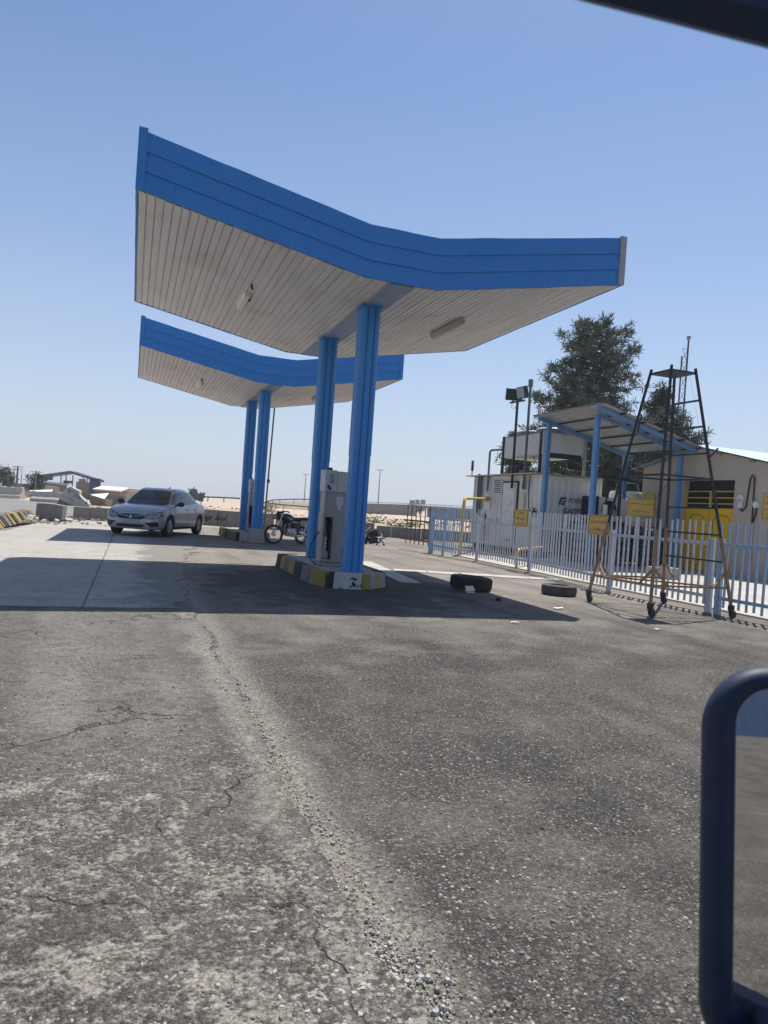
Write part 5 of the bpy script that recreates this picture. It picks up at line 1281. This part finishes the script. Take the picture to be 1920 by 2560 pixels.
def car():
    ST_ = [  # x, zb, yw, zs(belt), p5(y,z), p6(y,z), ztop
        (-2.16, .42, .60, .78, (.54, .86), (.46, .90), .915), (-2.08, .30, .78, .90, (.69, .97), (.58, 1.01), 1.03), (-1.85, .23, .86, .94, (.74, 1.01), (.63, 1.05), 1.08),
        (-1.5, .20, .885, .945, (.76, 1.01), (.60, 1.16), 1.20), (-.95, .19, .89, .935, (.77, .985), (.58, 1.385), 1.425), (-.3, .19, .89, .925, (.78, .965), (.585, 1.44), 1.485),
        (.25, .19, .89, .915, (.78, .955), (.58, 1.405), 1.465), (.68, .19, .89, .905, (.78, .945), (.62, 1.20), 1.25), (1.06, .19, .885, .89, (.775, .93), (.66, .965), .995),
        (1.45, .19, .88, .84, (.74, .885), (.60, .915), .945), (1.85, .20, .85, .75, (.67, .80), (.52, .835), .865), (2.06, .21, .77, .66, (.59, .71), (.46, .74), .765), (2.17, .23, .64, .56, (.50, .60), (.4, .62), .635), (2.21, .30, .50, .48, (.42, .52), (.34, .54), .55)]
    def prof(r):
        x, zb, yw, zs, p5, p6, zt = r
        return [(x, 0, zb), (x, yw * .8, zb), (x, yw * .97, zb + .09), (x, yw * 1.0, zb + (zs - zb) * .45), (x, yw * .985, zs), (x, *p5), (x, *p6), (x, p6[0] * .55, zt - .012), (x, 0, zt)]
    pr_ = [[V(p) for p in prof(r)] for r in ST_]
    def cr(p0, p1, p2, p3, t): return .5 * ((2 * p1) + (p2 - p0) * t + (2 * p0 - 5 * p1 + 4 * p2 - p3) * t * t + (3 * p1 - p0 - 3 * p2 + p3) * t ** 3)
    def dense(seq, k):
        o = []
        for i in range(len(seq) - 1):
            a = seq[max(0, i - 1)]; b = seq[i]; c = seq[i + 1]; d = seq[min(len(seq) - 1, i + 2)]
            for j in range(k): o.append(cr(a, b, c, d, j / k))
        o.append(seq[-1]); return o
    cols = [dense([r[j] for r in pr_], 5) for j in range(9)]
    rows = [dense([c[i] for c in cols], 4) for i in range(len(cols[0]))]
    full = [[tuple(p) for p in r] + [(p.x, -p.y, p.z) for p in reversed(r[1:-1])] for r in rows]
    mb = MB(); mb.grid(full, wrap=True); mb.add(full[0], [tuple(range(len(full[0])))]); mb.add(full[-1], [tuple(reversed(range(len(full[0]))))])
    e = thing('silver_car', 'silver sedan parked with its nose towards the camera under the far canopy', 'car')
    body = mb.build('body', ['carpaint', 'plastic'], e, True, weld=True)
    RW, WX = .325, (1.33, -1.34)
    cut = MB()
    for x in WX:
        for sg in (-1, 1): cut.tube([(x, sg * .60, RW), (x, sg * 1.05, RW)], RW + .045, 28, 1)
    co_ = cut.build('cutter', ['carpaint', 'plastic'])
    bo = body.modifiers.new('b', 'BOOLEAN'); bo.operation = 'DIFFERENCE'; bo.object = co_; bo.solver = 'EXACT'
    dg = bpy.context.evaluated_depsgraph_get(); dg.update()
    me = bpy.data.meshes.new_from_object(body.evaluated_get(dg)); body.modifiers.clear(); body.data = me; body.data.name = 'body'
    bpy.data.objects.remove(co_)
    me.polygons.foreach_set('use_smooth', [True] * len(me.polygons))
    try: me.set_sharp_from_angle(angle=radians(40))
    except Exception: pass
    bvh = BVHTree.FromPolygons([v.co.copy() for v in me.vertices], [tuple(p.vertices) for p in me.polygons])
    def decal(name, poly, axis, mat, off=.006, step=.06, parent=None, thick=0):
        """poly lies in the plane across axis; projected on to the body"""
        bm = bmesh.new(); vs = [bm.verts.new((a, b, 0)) for a, b in poly]; bm.faces.new(vs)
        for k in (0, 1):
            lo = min(p[k] for p in poly); hi = max(p[k] for p in poly); q = lo + step
            while q < hi:
                no = (1, 0, 0) if k == 0 else (0, 1, 0); cc_ = (q, 0, 0) if k == 0 else (0, q, 0)
                bmesh.ops.bisect_plane(bm, geom=bm.verts[:] + bm.edges[:] + bm.faces[:], plane_co=cc_, plane_no=no, dist=1e-5); q += step
        out = []
        for v in bm.verts:
            a, b = v.co.x, v.co.y
            if axis == 'x': o, d = V((4, a, b)), V((-1, 0, 0))
            elif axis == '+y': o, d = V((a, 4, b)), V((0, -1, 0))
            else: o, d = V((a, -4, b)), V((0, 1, 0))
            h = bvh.ray_cast(o, d)
            p = h[0] + h[1] * off if h[0] else o + d * 4
            if h[0] and h[1].dot(d) > 0: p = h[0] - h[1] * off
            out.append(p)
        bm.verts.index_update(); m = MB(); m.add(out, [tuple(v.index for v in f.verts) for f in bm.faces]); bm.free()
        return m.build(name, mat, parent or e, True)
    decal('windshield', [(-.66, .985), (.66, .985), (.60, 1.18), (.50, 1.385), (.3, 1.405), (-.3, 1.405), (-.50, 1.385), (-.60, 1.18)], 'x', 'carglass')
    decal('bonnet_gap', [(-.62, .955), (.62, .955), (.64, .985), (-.64, .985)], 'x', 'plastic', .004)
    for ax in ('+y', '-y'):
        decal('window', [(.92, .985), (.66, 1.20), (.34, 1.36), (-.24, 1.395), (-.23, .995)], ax, 'carglass')
        decal('window', [(-.30, .995), (-.31, 1.395), (-.80, 1.355), (-.96, 1.02)], ax, 'carglass')
        decal('window', [(-1.02, 1.03), (-.88, 1.33), (-1.10, 1.23), (-1.34, 1.06)], ax, 'carglass')
        decal('sill', [(1.0, .22), (1.0, .29), (-.98, .29), (-.98, .22)], ax, 'plastic', .005)
        for x in (-.27, -1.0, .93): decal('door_gap', [(x, .33), (x + .012, .33), (x + .012, .94), (x, .94)], ax, 'plastic', .002)
        for x in (-.12, -.86): decal('door_handle', [(x, .82), (x + .17, .83), (x + .17, .86), (x, .85)], ax, 'plastic', .02)
    for sg in (-1, 1):
        q = lambda pts: [(sg * a, b) for a, b in pts]
        decal('headlight', q([(.40, .605), (.47, .655), (.68, .715), (.80, .73), (.83, .66), (.78, .58), (.66, .545), (.50, .56)]), 'x', 'lampglass', .008, .04)
        decal('lamp_surround', q([(.385, .60), (.46, .67), (.68, .735), (.82, .755), (.85, .66), (.79, .565), (.66, .53), (.48, .545)]), 'x', 'plastic', .004, .05)
        decal('fog_recess', q([(.44, .42), (.50, .445), (.76, .46), (.79, .43), (.78, .31), (.60, .30)]), 'x', 'plastic', .005, .05)
        decal('fog_trim', q([(.44, .43), (.50, .455), (.77, .475), (.77, .46), (.50, .435)]), 'x', 'chrome', .010, .05)
        decal('fog_lamp', q([(.70, .33), (.735, .33), (.735, .365), (.70, .365)]), 'x', 'lampglass', .010)
        decal('grille_bar', q([(.07, .572), (.36, .60), (.36, .618), (.07, .592)]), 'x', 'chrome', .016, .06)
        mi = MB().ell((.78, sg * .98, 1.005), (.07, .115, .075), 12).bar((.80, sg * .80, .955), (.79, sg * .92, .985), .05)
        mi.build('mirror', 'plastic', e, True)
    decal('grille', [(-.33, .51), (.33, .51), (.42, .56), (.42, .60), (.36, .64), (0, .655), (-.36, .64), (-.42, .60), (-.42, .56)], 'x', 'plastic', .008, .05)
    decal('lower_intake', [(-.36, .27), (.36, .27), (.46, .335), (.40, .36), (-.40, .36), (-.46, .335)], 'x', 'plastic', .006, .06)
    decal('emblem', [(-.055, .535), (.055, .535), (.045, .58), (.02, .62), (0, .635), (-.02, .62), (-.045, .58)], 'x', 'chrome', .022, .2)
    MB().box(2.205, 2.222, -.26, .26, .385, .50).build('number_plate', 'plate', e)
    MB().add([(-.75, -.02, 1.47), (-.6, -.02, 1.48), (-.82, 0, 1.56), (-.75, .02, 1.47), (-.6, .02, 1.48)], [(0, 1, 2), (4, 3, 2), (1, 4, 2), (0, 2, 3)]).build('aerial', 'plastic', e)
    for x in WX:
        for sg in (-1, 1):
            T = Matrix.Translation((x, sg * .79, RW)) @ Matrix.Rotation(radians(90), 4, 'X')
            w = MB().lathe([(.21, -.09), (.30, -.095), (RW, -.075), (RW, .075), (.30, .095), (.21, .09)], 32, 0, T, True).build('wheel', 'tyre', e, True)
            r = MB().lathe([(0.0, .05), (.06, .055), (.10, .035), (.17, .03), (.205, .07), (.215, .085), (.222, .085)], 30, 0, T @ Matrix.Scale(-1 if sg > 0 else 1, 4, (0, 0, 1)))
            r.build('rim', 'alloy', w, True)
            sp = MB()
            for k in range(5):
                a = k * 2 * pi / 5 + .3; zz = (-.062 if sg > 0 else .062)
                for dd in (-.16, .16):
                    sp.tube([T @ V((.07 * cos(a + dd), .07 * sin(a + dd), zz)), T @ V((.205 * cos(a + dd * 1.9), .205 * sin(a + dd * 1.9), zz))], .02, 5)
            sp.build('spokes', 'chrome', w)
            MB().lathe([(.17, .028), (.17, .012)], 20, 0, T).build('brake_disc', 'plastic', w)
    for ob, s_ in ((-1, .3),): MB().ell((-.12, -.34, 1.02), (.10, .20, .26), 10).build('seat', 'plastic', e, True)
    return e
c = car(); c.location = (-7.30, 23.60, .02); c.rotation_euler = (0, 0, radians(-90 - 4.5))

# ================================================================== MOTORCYCLE
def wheel(parent, x, R, rot=None, n=30, w=.05):
    T = (rot if rot is not None else Matrix.Identity(4)) 
    T = Matrix.Translation((x, 0, R)) @ T @ Matrix.Rotation(radians(90), 4, 'X')
    o = MB().lathe([(R - .075, -w * .7), (R - .03, -w), (R, -w * .3), (R, w * .3), (R - .03, w), (R - .075, w * .7)], n, 0, T, True).build('wheel', 'tyre', parent, True)
    MB().lathe([(R - .08, -.035), (R - .066, -.035), (R - .066, .035), (R - .08, .035)], n, 0, T, True).build('rim', 'chrome', o, True)
    m = MB()
    for k in range(18):
        a = k * 2 * pi / 18; m.tube([T @ V((.03 * cos(a + .5), .03 * sin(a + .5), .02 * (-1) ** k)), T @ V(((R - .07) * cos(a), (R - .07) * sin(a), 0))], .0035, 4)
    m.tube([T @ V((0, 0, -.07)), T @ V((0, 0, .07))], .06, 12).build('hub', 'chrome', o); return o
e = thing('motorcycle', 'black motorcycle with wire wheels parked between the far island and the near columns', 'motorcycle')
wb = 1.28; st = Matrix.Rotation(radians(-36), 4, 'Z')
fw = wheel(e, wb, .305, st); rw = wheel(e, 0, .295)
def fk(p): return Matrix.Translation((wb - .13, 0, 0)) @ st @ Matrix.Translation((.13 - wb, 0, 0)) @ V(p)
m = MB()
for sg in (-.085, .085): m.tube([fk((wb, sg, .305)), fk((wb - .16, sg, .66)), fk((wb - .28, sg, .95))], [.026, .026, .02], 8)
m.build('fork', 'chrome', e)
m = MB(); m.grid([[fk((wb + (.305 + .035) * cos(a), y, .305 + (.305 + .035) * sin(a))) for y in (-.055, 0, .055)] for a in [radians(35 + 12 * i) for i in range(11)]])
m.build('mudguard', 'plastic', e, True)
MB().ell(fk((wb - .15, 0, .86)), (.11, .10, .11), 14).build('headlight', 'plastic', e, True)
c0 = fk((wb - .055, 0, .86)); MB().ell(c0, (.05, .085, .09), 14).build('lens', 'lampglass', e, True)
MB().tube([fk((wb - .05, -.16, .80)), fk((wb - .05, -.2, .80))], .035, 8).tube([fk((wb - .05, .16, .80)), fk((wb - .05, .2, .80))], .035, 8).build('indicator', 'rust', e)
m = MB().tube([fk((wb - .42, -.36, 1.02)), fk((wb - .33, -.30, 1.05)), fk((wb - .27, -.12, .99)), fk((wb - .27, .12, .99)), fk((wb - .33, .30, 1.05)), fk((wb - .42, .36, 1.02))], .014, 7)
m.build('handlebar', 'chrome', e, True)
for sg in (-1, 1): MB().tube([fk((wb - .34, sg * .31, 1.045)), fk((wb - .43, sg * .37, 1.015))], .02, 8).build('grip', 'black', e)
MB().box(*[q for q in (wb - .30, wb - .16, -.09, .09, .95, 1.03)]).build('instrument', 'plastic', e, bevel=.02)
M['tankpaint'] = pm('dark_petrol_tank', (.025, .04, .06), (.03, .05, .075), 4, .3)
t = MB(); rows = []
for i in range(10):
    f = i / 9; x = .50 + .48 * f; r = .10 + .075 * sin(pi * min(1, f * .9 + .12)); zc = .80 + .05 * f
    rows.append([(x, 1.0 * r * cos(a) * .95, zc + r * .85 * sin(a)) for a in [2 * pi * k / 16 for k in range(16)]])
t.grid(rows, wrap=True); t.add(rows[0], [tuple(range(16))]); t.add(rows[-1], [tuple(reversed(range(16)))]); tk = t.build('fuel_tank', 'tankpaint', e, True)
for sg in (-1, 1): MB().add([(.62, sg * .178, .80), (.80, sg * .178, .86), (.90, sg * .172, .83), (.78, sg * .18, .80), (.76, sg * .18, .76), (.66, sg * .178, .75)], [tuple(range(6))]).build('tank_badge', 'chrome', tk)
t = MB(); t.grid([[(-.32 + .9 * f, y * (.10 + .03 * (1 - f)), z + .03 * (1 - f)) for y, z in ((-1, .74), (-1, .80), (-.6, .835), (.6, .835), (1, .80), (1, .74), (-1, .74))] for f in [i / 8 for i in range(9)]])
t.build('seat', 'black', e, True)
MB().bar((-.42, 0, .70), (.1, 0, .76), .16, .03).bar((-.5, -.08, .83), (-.2, -.11, .86), .02).bar((-.5, .08, .83), (-.2, .11, .86), .02).bar((-.5, -.08, .83), (-.5, .08, .83), .02).build('tail_rack', 'chrome', e)
m = MB()
for p, q in (((wb - .30, 0, .88), (.52, 0, .40)), ((.98, 0, .42), (.2, 0, .36)), ((wb - .28, 0, .80), (.05, 0, .72)), ((.2, 0, .36), (.1, 0, .72)), ((0, .09, .295), (.3, .09, .4)), ((0, -.09, .295), (.3, -.09, .4))): m.tube([p, q], .02, 7)
m.build('frame', 'plastic', e)
for sg in (-1, 1): MB().tube([(-.0, sg * .12, .32), (-.12, sg * .12, .68)], .028, 8).build('shock_absorber', 'chrome', e)
en = MB().box(.42, .78, -.11, .11, .28, .50).ell((.45, .10, .38), (.13, .06, .13), 12).ell((.68, .11, .40), (.10, .05, .11), 12); en.build('engine', 'chrome', e, bevel=.02)
m = MB()
for i in range(6): m.box(.66, .86, -.09, .09, .50 + i * .033, .512 + i * .033)
m.box(.70, .82, -.07, .07, .48, .72).build('cylinder', 'plastic', e)
MB().tube([(.86, .10, .62), (.94, .12, .5), (.88, .13, .28), (.4, .15, .25), (.1, .17, .29), (-.38, .18, .36)], [.02, .02, .022, .028, .045, .04], 10).build('exhaust', 'chrome', e, True)
MB().box(.15, .42, -.12, .12, .44, .68).build('side_cover', 'tankpaint', e, bevel=.02)
MB().tube([(.45, .12, .26), (.38, .3, .01)], .014, 6).build('side_stand', 'plastic', e)
MB().box(-.44, -.42, -.09, .09, .42, .55).build('number_plate', 'cream', e); MB().bar((-.40, 0, .48), (-.28, 0, .68), .14, .015).build('rear_mudguard', 'plastic', e)
rx, ry, fx, fy = -2.66, 23.62, -3.40, 22.56
e.location = (rx, ry, .0); e.rotation_euler = (radians(0), 0, atan2(fy - ry, fx - rx))
M['bag'] = M['black']
e = thing('storage_box', 'dark box standing on the ground behind the motorcycle tail', 'box', (-2.2, 24.4, 0), .3); MB().box(-.3, .3, -.2, .2, 0, .55).build('box', 'plastic', e, bevel=.02); MB().box(-.31, .31, -.21, .21, .55, .6).build('lid', 'black', e, bevel=.01)

# ================================================================== TOPPLED SWIVEL CHAIR
p = at(930, 1362, 26.1)
e = thing('swivel_chair', 'black swivel chair lying toppled on the ground right of the near column', 'chair', (p.x, 26.1, 0), 0)
def slab(c, u, v_, w, h, th, name, mat, bend=.0):
    c, u, v_ = V(c), V(u).normalized(), V(v_).normalized(); n_ = u.cross(v_).normalized(); m = MB(); top = []; bot = []
    for i in range(9):
        a = -1 + i / 4; rt = []; rb = []
        for j in range(9):
            b = -1 + j / 4; k = 1 - .10 * (a * a * b * b); q = c + u * (a * w / 2 * k) + v_ * (b * h / 2 * k) + n_ * (bend * (a * a + b * b) / 2); ed = max(abs(a), abs(b)); tt = th / 2 * (1 - max(0, ed - .7) / .3 * .7)
            rt.append(q + n_ * tt); rb.append(q - n_ * tt)
        top.append(rt); bot.append(rb)
    m.grid(top); m.grid(bot)
    ring = lambda g: [g[0][j] for j in range(9)] + [g[i][8] for i in range(1, 9)] + [g[8][j] for j in range(7, -1, -1)] + [g[i][0] for i in range(7, 0, -1)]
    r1_, r2_ = ring(top), ring(bot); m.grid([r1_, r2_], wrap=True)
    return m.build(name, mat, e, True, weld=True)
slab((.02, .02, .40), (.30, .04, .16), (.06, -.10, -.28), .37, .33, .08, 'backrest', 'black', .03)
slab((.02, -.06, .17), (.32, .02, .07), (-.06, .05, .22), .36, .26, .09, 'seat', 'plastic', .02)
slab((-.25, 0, .19), (.2, .05, -.03), (.03, .05, .34), .20, .36, .10, 'headrest', 'plastic', .02)
MB().tube([(-.33, -.1, .52), (-.30, -.12, .40), (-.24, -.14, .26)], .026, 8).build('armrest', 'headgrey', e, True)
MB().tube([(-.1, -.05, .62), (-.22, 0, .52), (-.3, .02, .44)], .02, 8).build('armrest', 'headgrey', e, True)
hub = V((.28, 0, .25)); MB().tube([(.14, 0, .22), hub], .035, 8).build('column', 'chrome', e)
for q, mat in (((.16, -.16, .02), 'cable'), ((.42, -.20, .02), 'cable'), ((.48, .05, .31), 'cable'), ((.30, .22, .46), 'chrome'), ((.2, .25, .06), 'cable')):
    q = V(q); mid = hub.lerp(q, .55) + V((.05, 0, -.02)); l = MB().tube([hub, mid, q + V((-.02, 0, .02))], [.026, .022, .016], 7).build('leg', mat, e, True)
    MB().ell(q + V((.01, 0, .018)), (.035, .03, .035), 10).build('castor', 'cable', l, True)

# ================================================================== LITTER, LOOSE GRAVEL
for i, (s, t, w, lb) in enumerate([(1.02, -2.23, .10, 'white scrap of paper on the asphalt below the front shadow edge'), (2.55, -.85, .16, 'pale scrap of card lying in the canopy shadow right of the tyre'), (2.9, -2.6, .08, 'small white scrap on sunlit asphalt right of the shadow tip')]):
    m = MB(); m.grid([[(w * (a / 3 - .5) + .01 * rnd.random(), w * .5 * (b / 3 - .5), .012 + .018 * rnd.random()) for a in range(4)] for b in range(4)])
    o = m.build('paper_scrap', 'white'); place(o, s, t, 0, rnd.uniform(-.6, .6)); tag(o, lb, 'litter')
o = MB().ell((0, 0, .02), (.05, .04, .03), 8, 0, .2).build('stone', 'dark'); place(o, 1.95, -.06); tag(o, 'small dark stone at the canopy shadow edge in front of the tyre', 'stone')
def gravel(name, label, fn, n, mats, seed, z=0.0):
    R = random.Random(seed); m = MB()
    for _ in range(n):
        s, t, r = fn(R)
        vs = []; a0 = R.uniform(0, 6); fl = R.uniform(.45, .8); el = R.uniform(.7, 1.3)
        base = [(cos(a0 + k * 1.2566) * r * el * R.uniform(.8, 1.15), sin(a0 + k * 1.2566) * r / el * R.uniform(.8, 1.15)) for k in range(5)]
        vs = [(s + x, t + y, z - .002) for x, y in base] + [(s + x * .72 + R.uniform(-.1, .1) * r, t + y * .72, z + r * fl * R.uniform(.85, 1.3)) for x, y in base]
        m.add(vs, [(5, 6, 7, 8, 9)] + [(k, (k + 1) % 5, 5 + (k + 1) % 5, 5 + k) for k in range(5)], R.choice(range(len(mats))) if R.random() < .55 else 0)
    o = m.build(name, mats); place(o, 0, 0); tag(o, label, 'gravel', None, 'stuff')
M['g1'] = pm('grey_gravel', (.25, .245, .235), (.18, .177, .17), 30, .9); M['g2'] = pm('pale_gravel', (.40, .385, .355), (.30, .29, .27), 30, .9)
M['g3'] = pm('dark_gravel', (.085, .083, .08), (.12, .117, .112), 30, .9); M['g4'] = pm('brown_gravel', (.27, .19, .13), (.2, .15, .11), 30, .9)
def edgefn(R):
    t = -9.2 + 6.6 * R.random() ** 1.8
    w = .018 + .060 * max(0, min(1, (-5.0 - t) / 2.5))
    return seam_s(t) + .012 + R.gauss(0, w), t, min(.014, .0018 + R.expovariate(1 / .0018))
gravel('loose_gravel', 'loose grey gravel strewn along the broken seam between the two pavements', edgefn, 2400, ['g2', 'g1', 'g2', 'g1'], 5, .004)
def near_pt(R):
    d = 1.65 + 5.2 * R.random() ** 1.35; a = R.uniform(-.60, .62); return ST(d * sin(a), d * cos(a))
def anyfn(R):
    s, t = near_pt(R); return s, t, min(.009, .0018 + R.expovariate(1 / .0013))
gravel('loose_gravel', 'scattered small stones lying over the foreground pavement', anyfn, 5000, ['g1', 'g2', 'g3', 'g4'], 6, .001)
# pale pebbles half sunk in the pavement
def pebbles(n, seed):
    R = random.Random(seed); m = MB()
    for _ in range(n):
        s, t = near_pt(R); z = .013 if s < -2.92 and t < -1.8 else -.001
        if noise.noise(V((s * 1.3, t * 1.3, 8))) < R.uniform(-.45, .15): continue
        r = min(.011, .0022 + R.expovariate(1 / .0019)); a0 = R.uniform(0, 6); el = R.uniform(.7, 1.35); h = r * R.uniform(.35, .8)
        B = [(cos(a0 + k * 1.0472) * r * el, sin(a0 + k * 1.0472) * r / el) for k in range(6)]
        m.add([(s + x, t + y, z) for x, y in B] + [(s + x * .62, t + y * .62, z + h) for x, y in B], [(6, 7, 8, 9, 10, 11)] + [(k, (k + 1) % 6, 6 + (k + 1) % 6, 6 + k) for k in range(6)], R.choices((0, 1, 2, 3), (3, 4, 3, .6))[0])
    return m
M['pb1'] = pm('pale_pebble', (.37, .35, .315), (.29, .275, .25), 40, .8); M['pb2'] = pm('grey_pebble', (.20, .19, .175), (.15, .143, .132), 40, .8)
o = pebbles(24000, 9).build('pebbles', ['pb1', 'pb2', 'g3', 'g4']); place(o, 0, 0); tag(o, 'pale and grey pebbles half sunk in the worn foreground pavement', 'pebbles', None, 'stuff')
def pothole(R):
    a = R.uniform(0, 2 * pi); d = abs(R.gauss(0, .15)); return -2.97 + d * cos(a) * .8, -8.42 + d * sin(a), min(.012, .003 + R.expovariate(1 / .0022))
gravel('loose_gravel', 'patch of coarse gravel filling the broken hollow at the bottom of the seam', pothole, 1800, ['g2', 'g1', 'g2', 'g1'], 8, .006)

# ================================================================== THE PHOTOGRAPHER'S VEHICLE: WING MIRROR AND WINDOW FRAME
M['trim'] = (lambda n: n.set(n.mix(n.ramp(n.noise(20, 3), [(.4, 0.0), (.7, 1.0)]), (.016, .030, .062), (.020, .036, .075)), .55, 0, .35))(NT('dark_navy_trim'))
M['mirror'] = (lambda n: n.set((.80, .80, .78), .02, 1.0, .5))(NT('mirror_glass'))
YM = .78
def mp_(u, v_, dy=0.0): 
    p = at(u, v_, YM); return V((p.x, p.y + dy, p.z))
def rr_outline(u0, u1, v0, v1, r, n=9, vb=None):
    o = []
    for (cu, cv, a0) in ((u1 - r, v0 + r, -90), (u1 - r, v1 - r, 0), (u0 + r, v1 - r, 90), (u0 + r, v0 + r, 180)):
        for k in range(n + 1):
            a = radians(a0 + 90 * k / n); o.append((cu + r * cos(a), cv + r * sin(a)))
    return o
veh = thing('vehicle', 'dark navy vehicle edge at the right border with a tall wing mirror', 'vehicle', (0, 0, 0))
U0, U1, V0, V1 = 1746, 2260, 1664, 2640
def sk_(pts, du=0.0): return [(u + (1995 - 1746) * 0 + (2100 - v_) * .012, v_) for u, v_ in pts]
ZC = mp_(2000, 2150).z; TL = tan(radians(7.4))
def lean(p): return p + V((0, (p.z - ZC) * TL, 0))
rings = []
for inset, dy, ln in ((230, .16, 0), (150, .11, 0), (66, .045, 0), (22, .012, 0), (4, 0, 0), (6, -.012, 0), (30, -.020, 0), (66, -.018, 0), (84, -.006, 0), (92, .02, 1)):
    r_ = [mp_(u, v_, dy) for u, v_ in sk_(rr_outline(U0 + inset, U1 - inset, V0 + inset * .66, V1 - inset, max(60, 152 - inset * .8)))]
    rings.append([lean(p) for p in r_] if ln else r_)
m = MB(); m.grid(rings, wrap=True); m.add(rings[0], [tuple(range(len(rings[0])))])
hs = m.build('door_mirror', 'trim', veh, True); hs.data.set_sharp_from_angle(angle=radians(80))
gl = [lean(mp_(u, v_, .018)) for u, v_ in sk_(rr_outline(U0 + 86, U1 - 86, V0 + 58, V1 - 86, 90))]
MB().add(gl, [tuple(range(len(gl)))]).build('mirror_glass', 'mirror', hs)
# window frame overhead
fr_ = [at(1230, -75, .46), at(1480, 0, .46), at(1700, 55, .46), at(1920, 112, .46), at(2200, 190, .46), at(2420, 300, .47), at(2560, 520, .50)]
A, B, C, D, E_, F_ = [], [], [], [], [], []
for p in fr_:
    A.append(p); B.append(p + V((.0, -.012, .012))); C.append(p + V((.02, -.02, .16))); D.append(p + V((.02, .05, .17))); E_.append(p + V((.0, .03, .03))); F_.append(p + V((0, .010, .005)))
m = MB(); m.grid([A, B, C, D, E_, F_, A]); m.build('window_frame', 'trim', veh, True)
q = fr_[-1]
MB().bar((q.x, q.y, q.z + .08), (.335, .50, .82), .06, .08).build('pillar', 'trim', veh, bevel=.01)
MB().bar((.325, .46, .80), (.47, .80, .79), .05, .10).build('mirror_arm', 'trim', veh, bevel=.01)
MB().box(.27, .34, -1.1, .55, .30, .84).build('door', 'trim', veh, bevel=.02)
for y in (-2.2, .0):
    T = Matrix.Translation((.24, y, .33)) @ Matrix.Rotation(radians(90), 4, 'Y')
    MB().lathe([(.2, -.09), (.33, -.07), (.33, .07), (.2, .09)], 24, 0, T, True).build('wheel', 'tyre', veh, True)
MB().box(.05, .3, -2.6, .3, .34, .62).build('sill', 'trim', veh)
e = thing('mirror_band_wall', 'unseen dark blue sheet metal wall added far behind the viewpoint to darken the top of the wing mirror', 'wall', (14.0, -70.0, 0), .05)  # added out of view, only to give the mirror glass its dark band
m = MB(); m.grid([[(i * .25, (.0, .06)[(i // 2) % 2], z) for i in range(160)] for z in (0, 4.6)]); m.box(0, 39.8, -.25, -.02, 0, 4.5)
m.build('sheeting', 'darkblue', e)
for i in range(9): MB().box(i * 4.9, i * 4.9 + .14, .07, .2, 0, 4.7).build('post', 'navy', e)

# ================================================================== DUSTY AIR
hz = MB().box(-1520, 1520, -420, 3020, -6, 16).build('haze', 'trim')
hz.data.materials.clear()
hm = bpy.data.materials.new('dusty_air'); hm.use_nodes = True; ht = hm.node_tree; ht.nodes.clear()
ho = ht.nodes.new('ShaderNodeOutputMaterial'); hv = ht.nodes.new('ShaderNodeVolumePrincipled')
hv.inputs['Color'].default_value = (.86, .89, .93, 1); hv.inputs['Density'].default_value = .00055; hv.inputs['Anisotropy'].default_value = .2
ht.links.new(hv.outputs[0], ho.inputs['Volume']); hz.data.materials.append(hm); hz['kind'] = 'stuff'
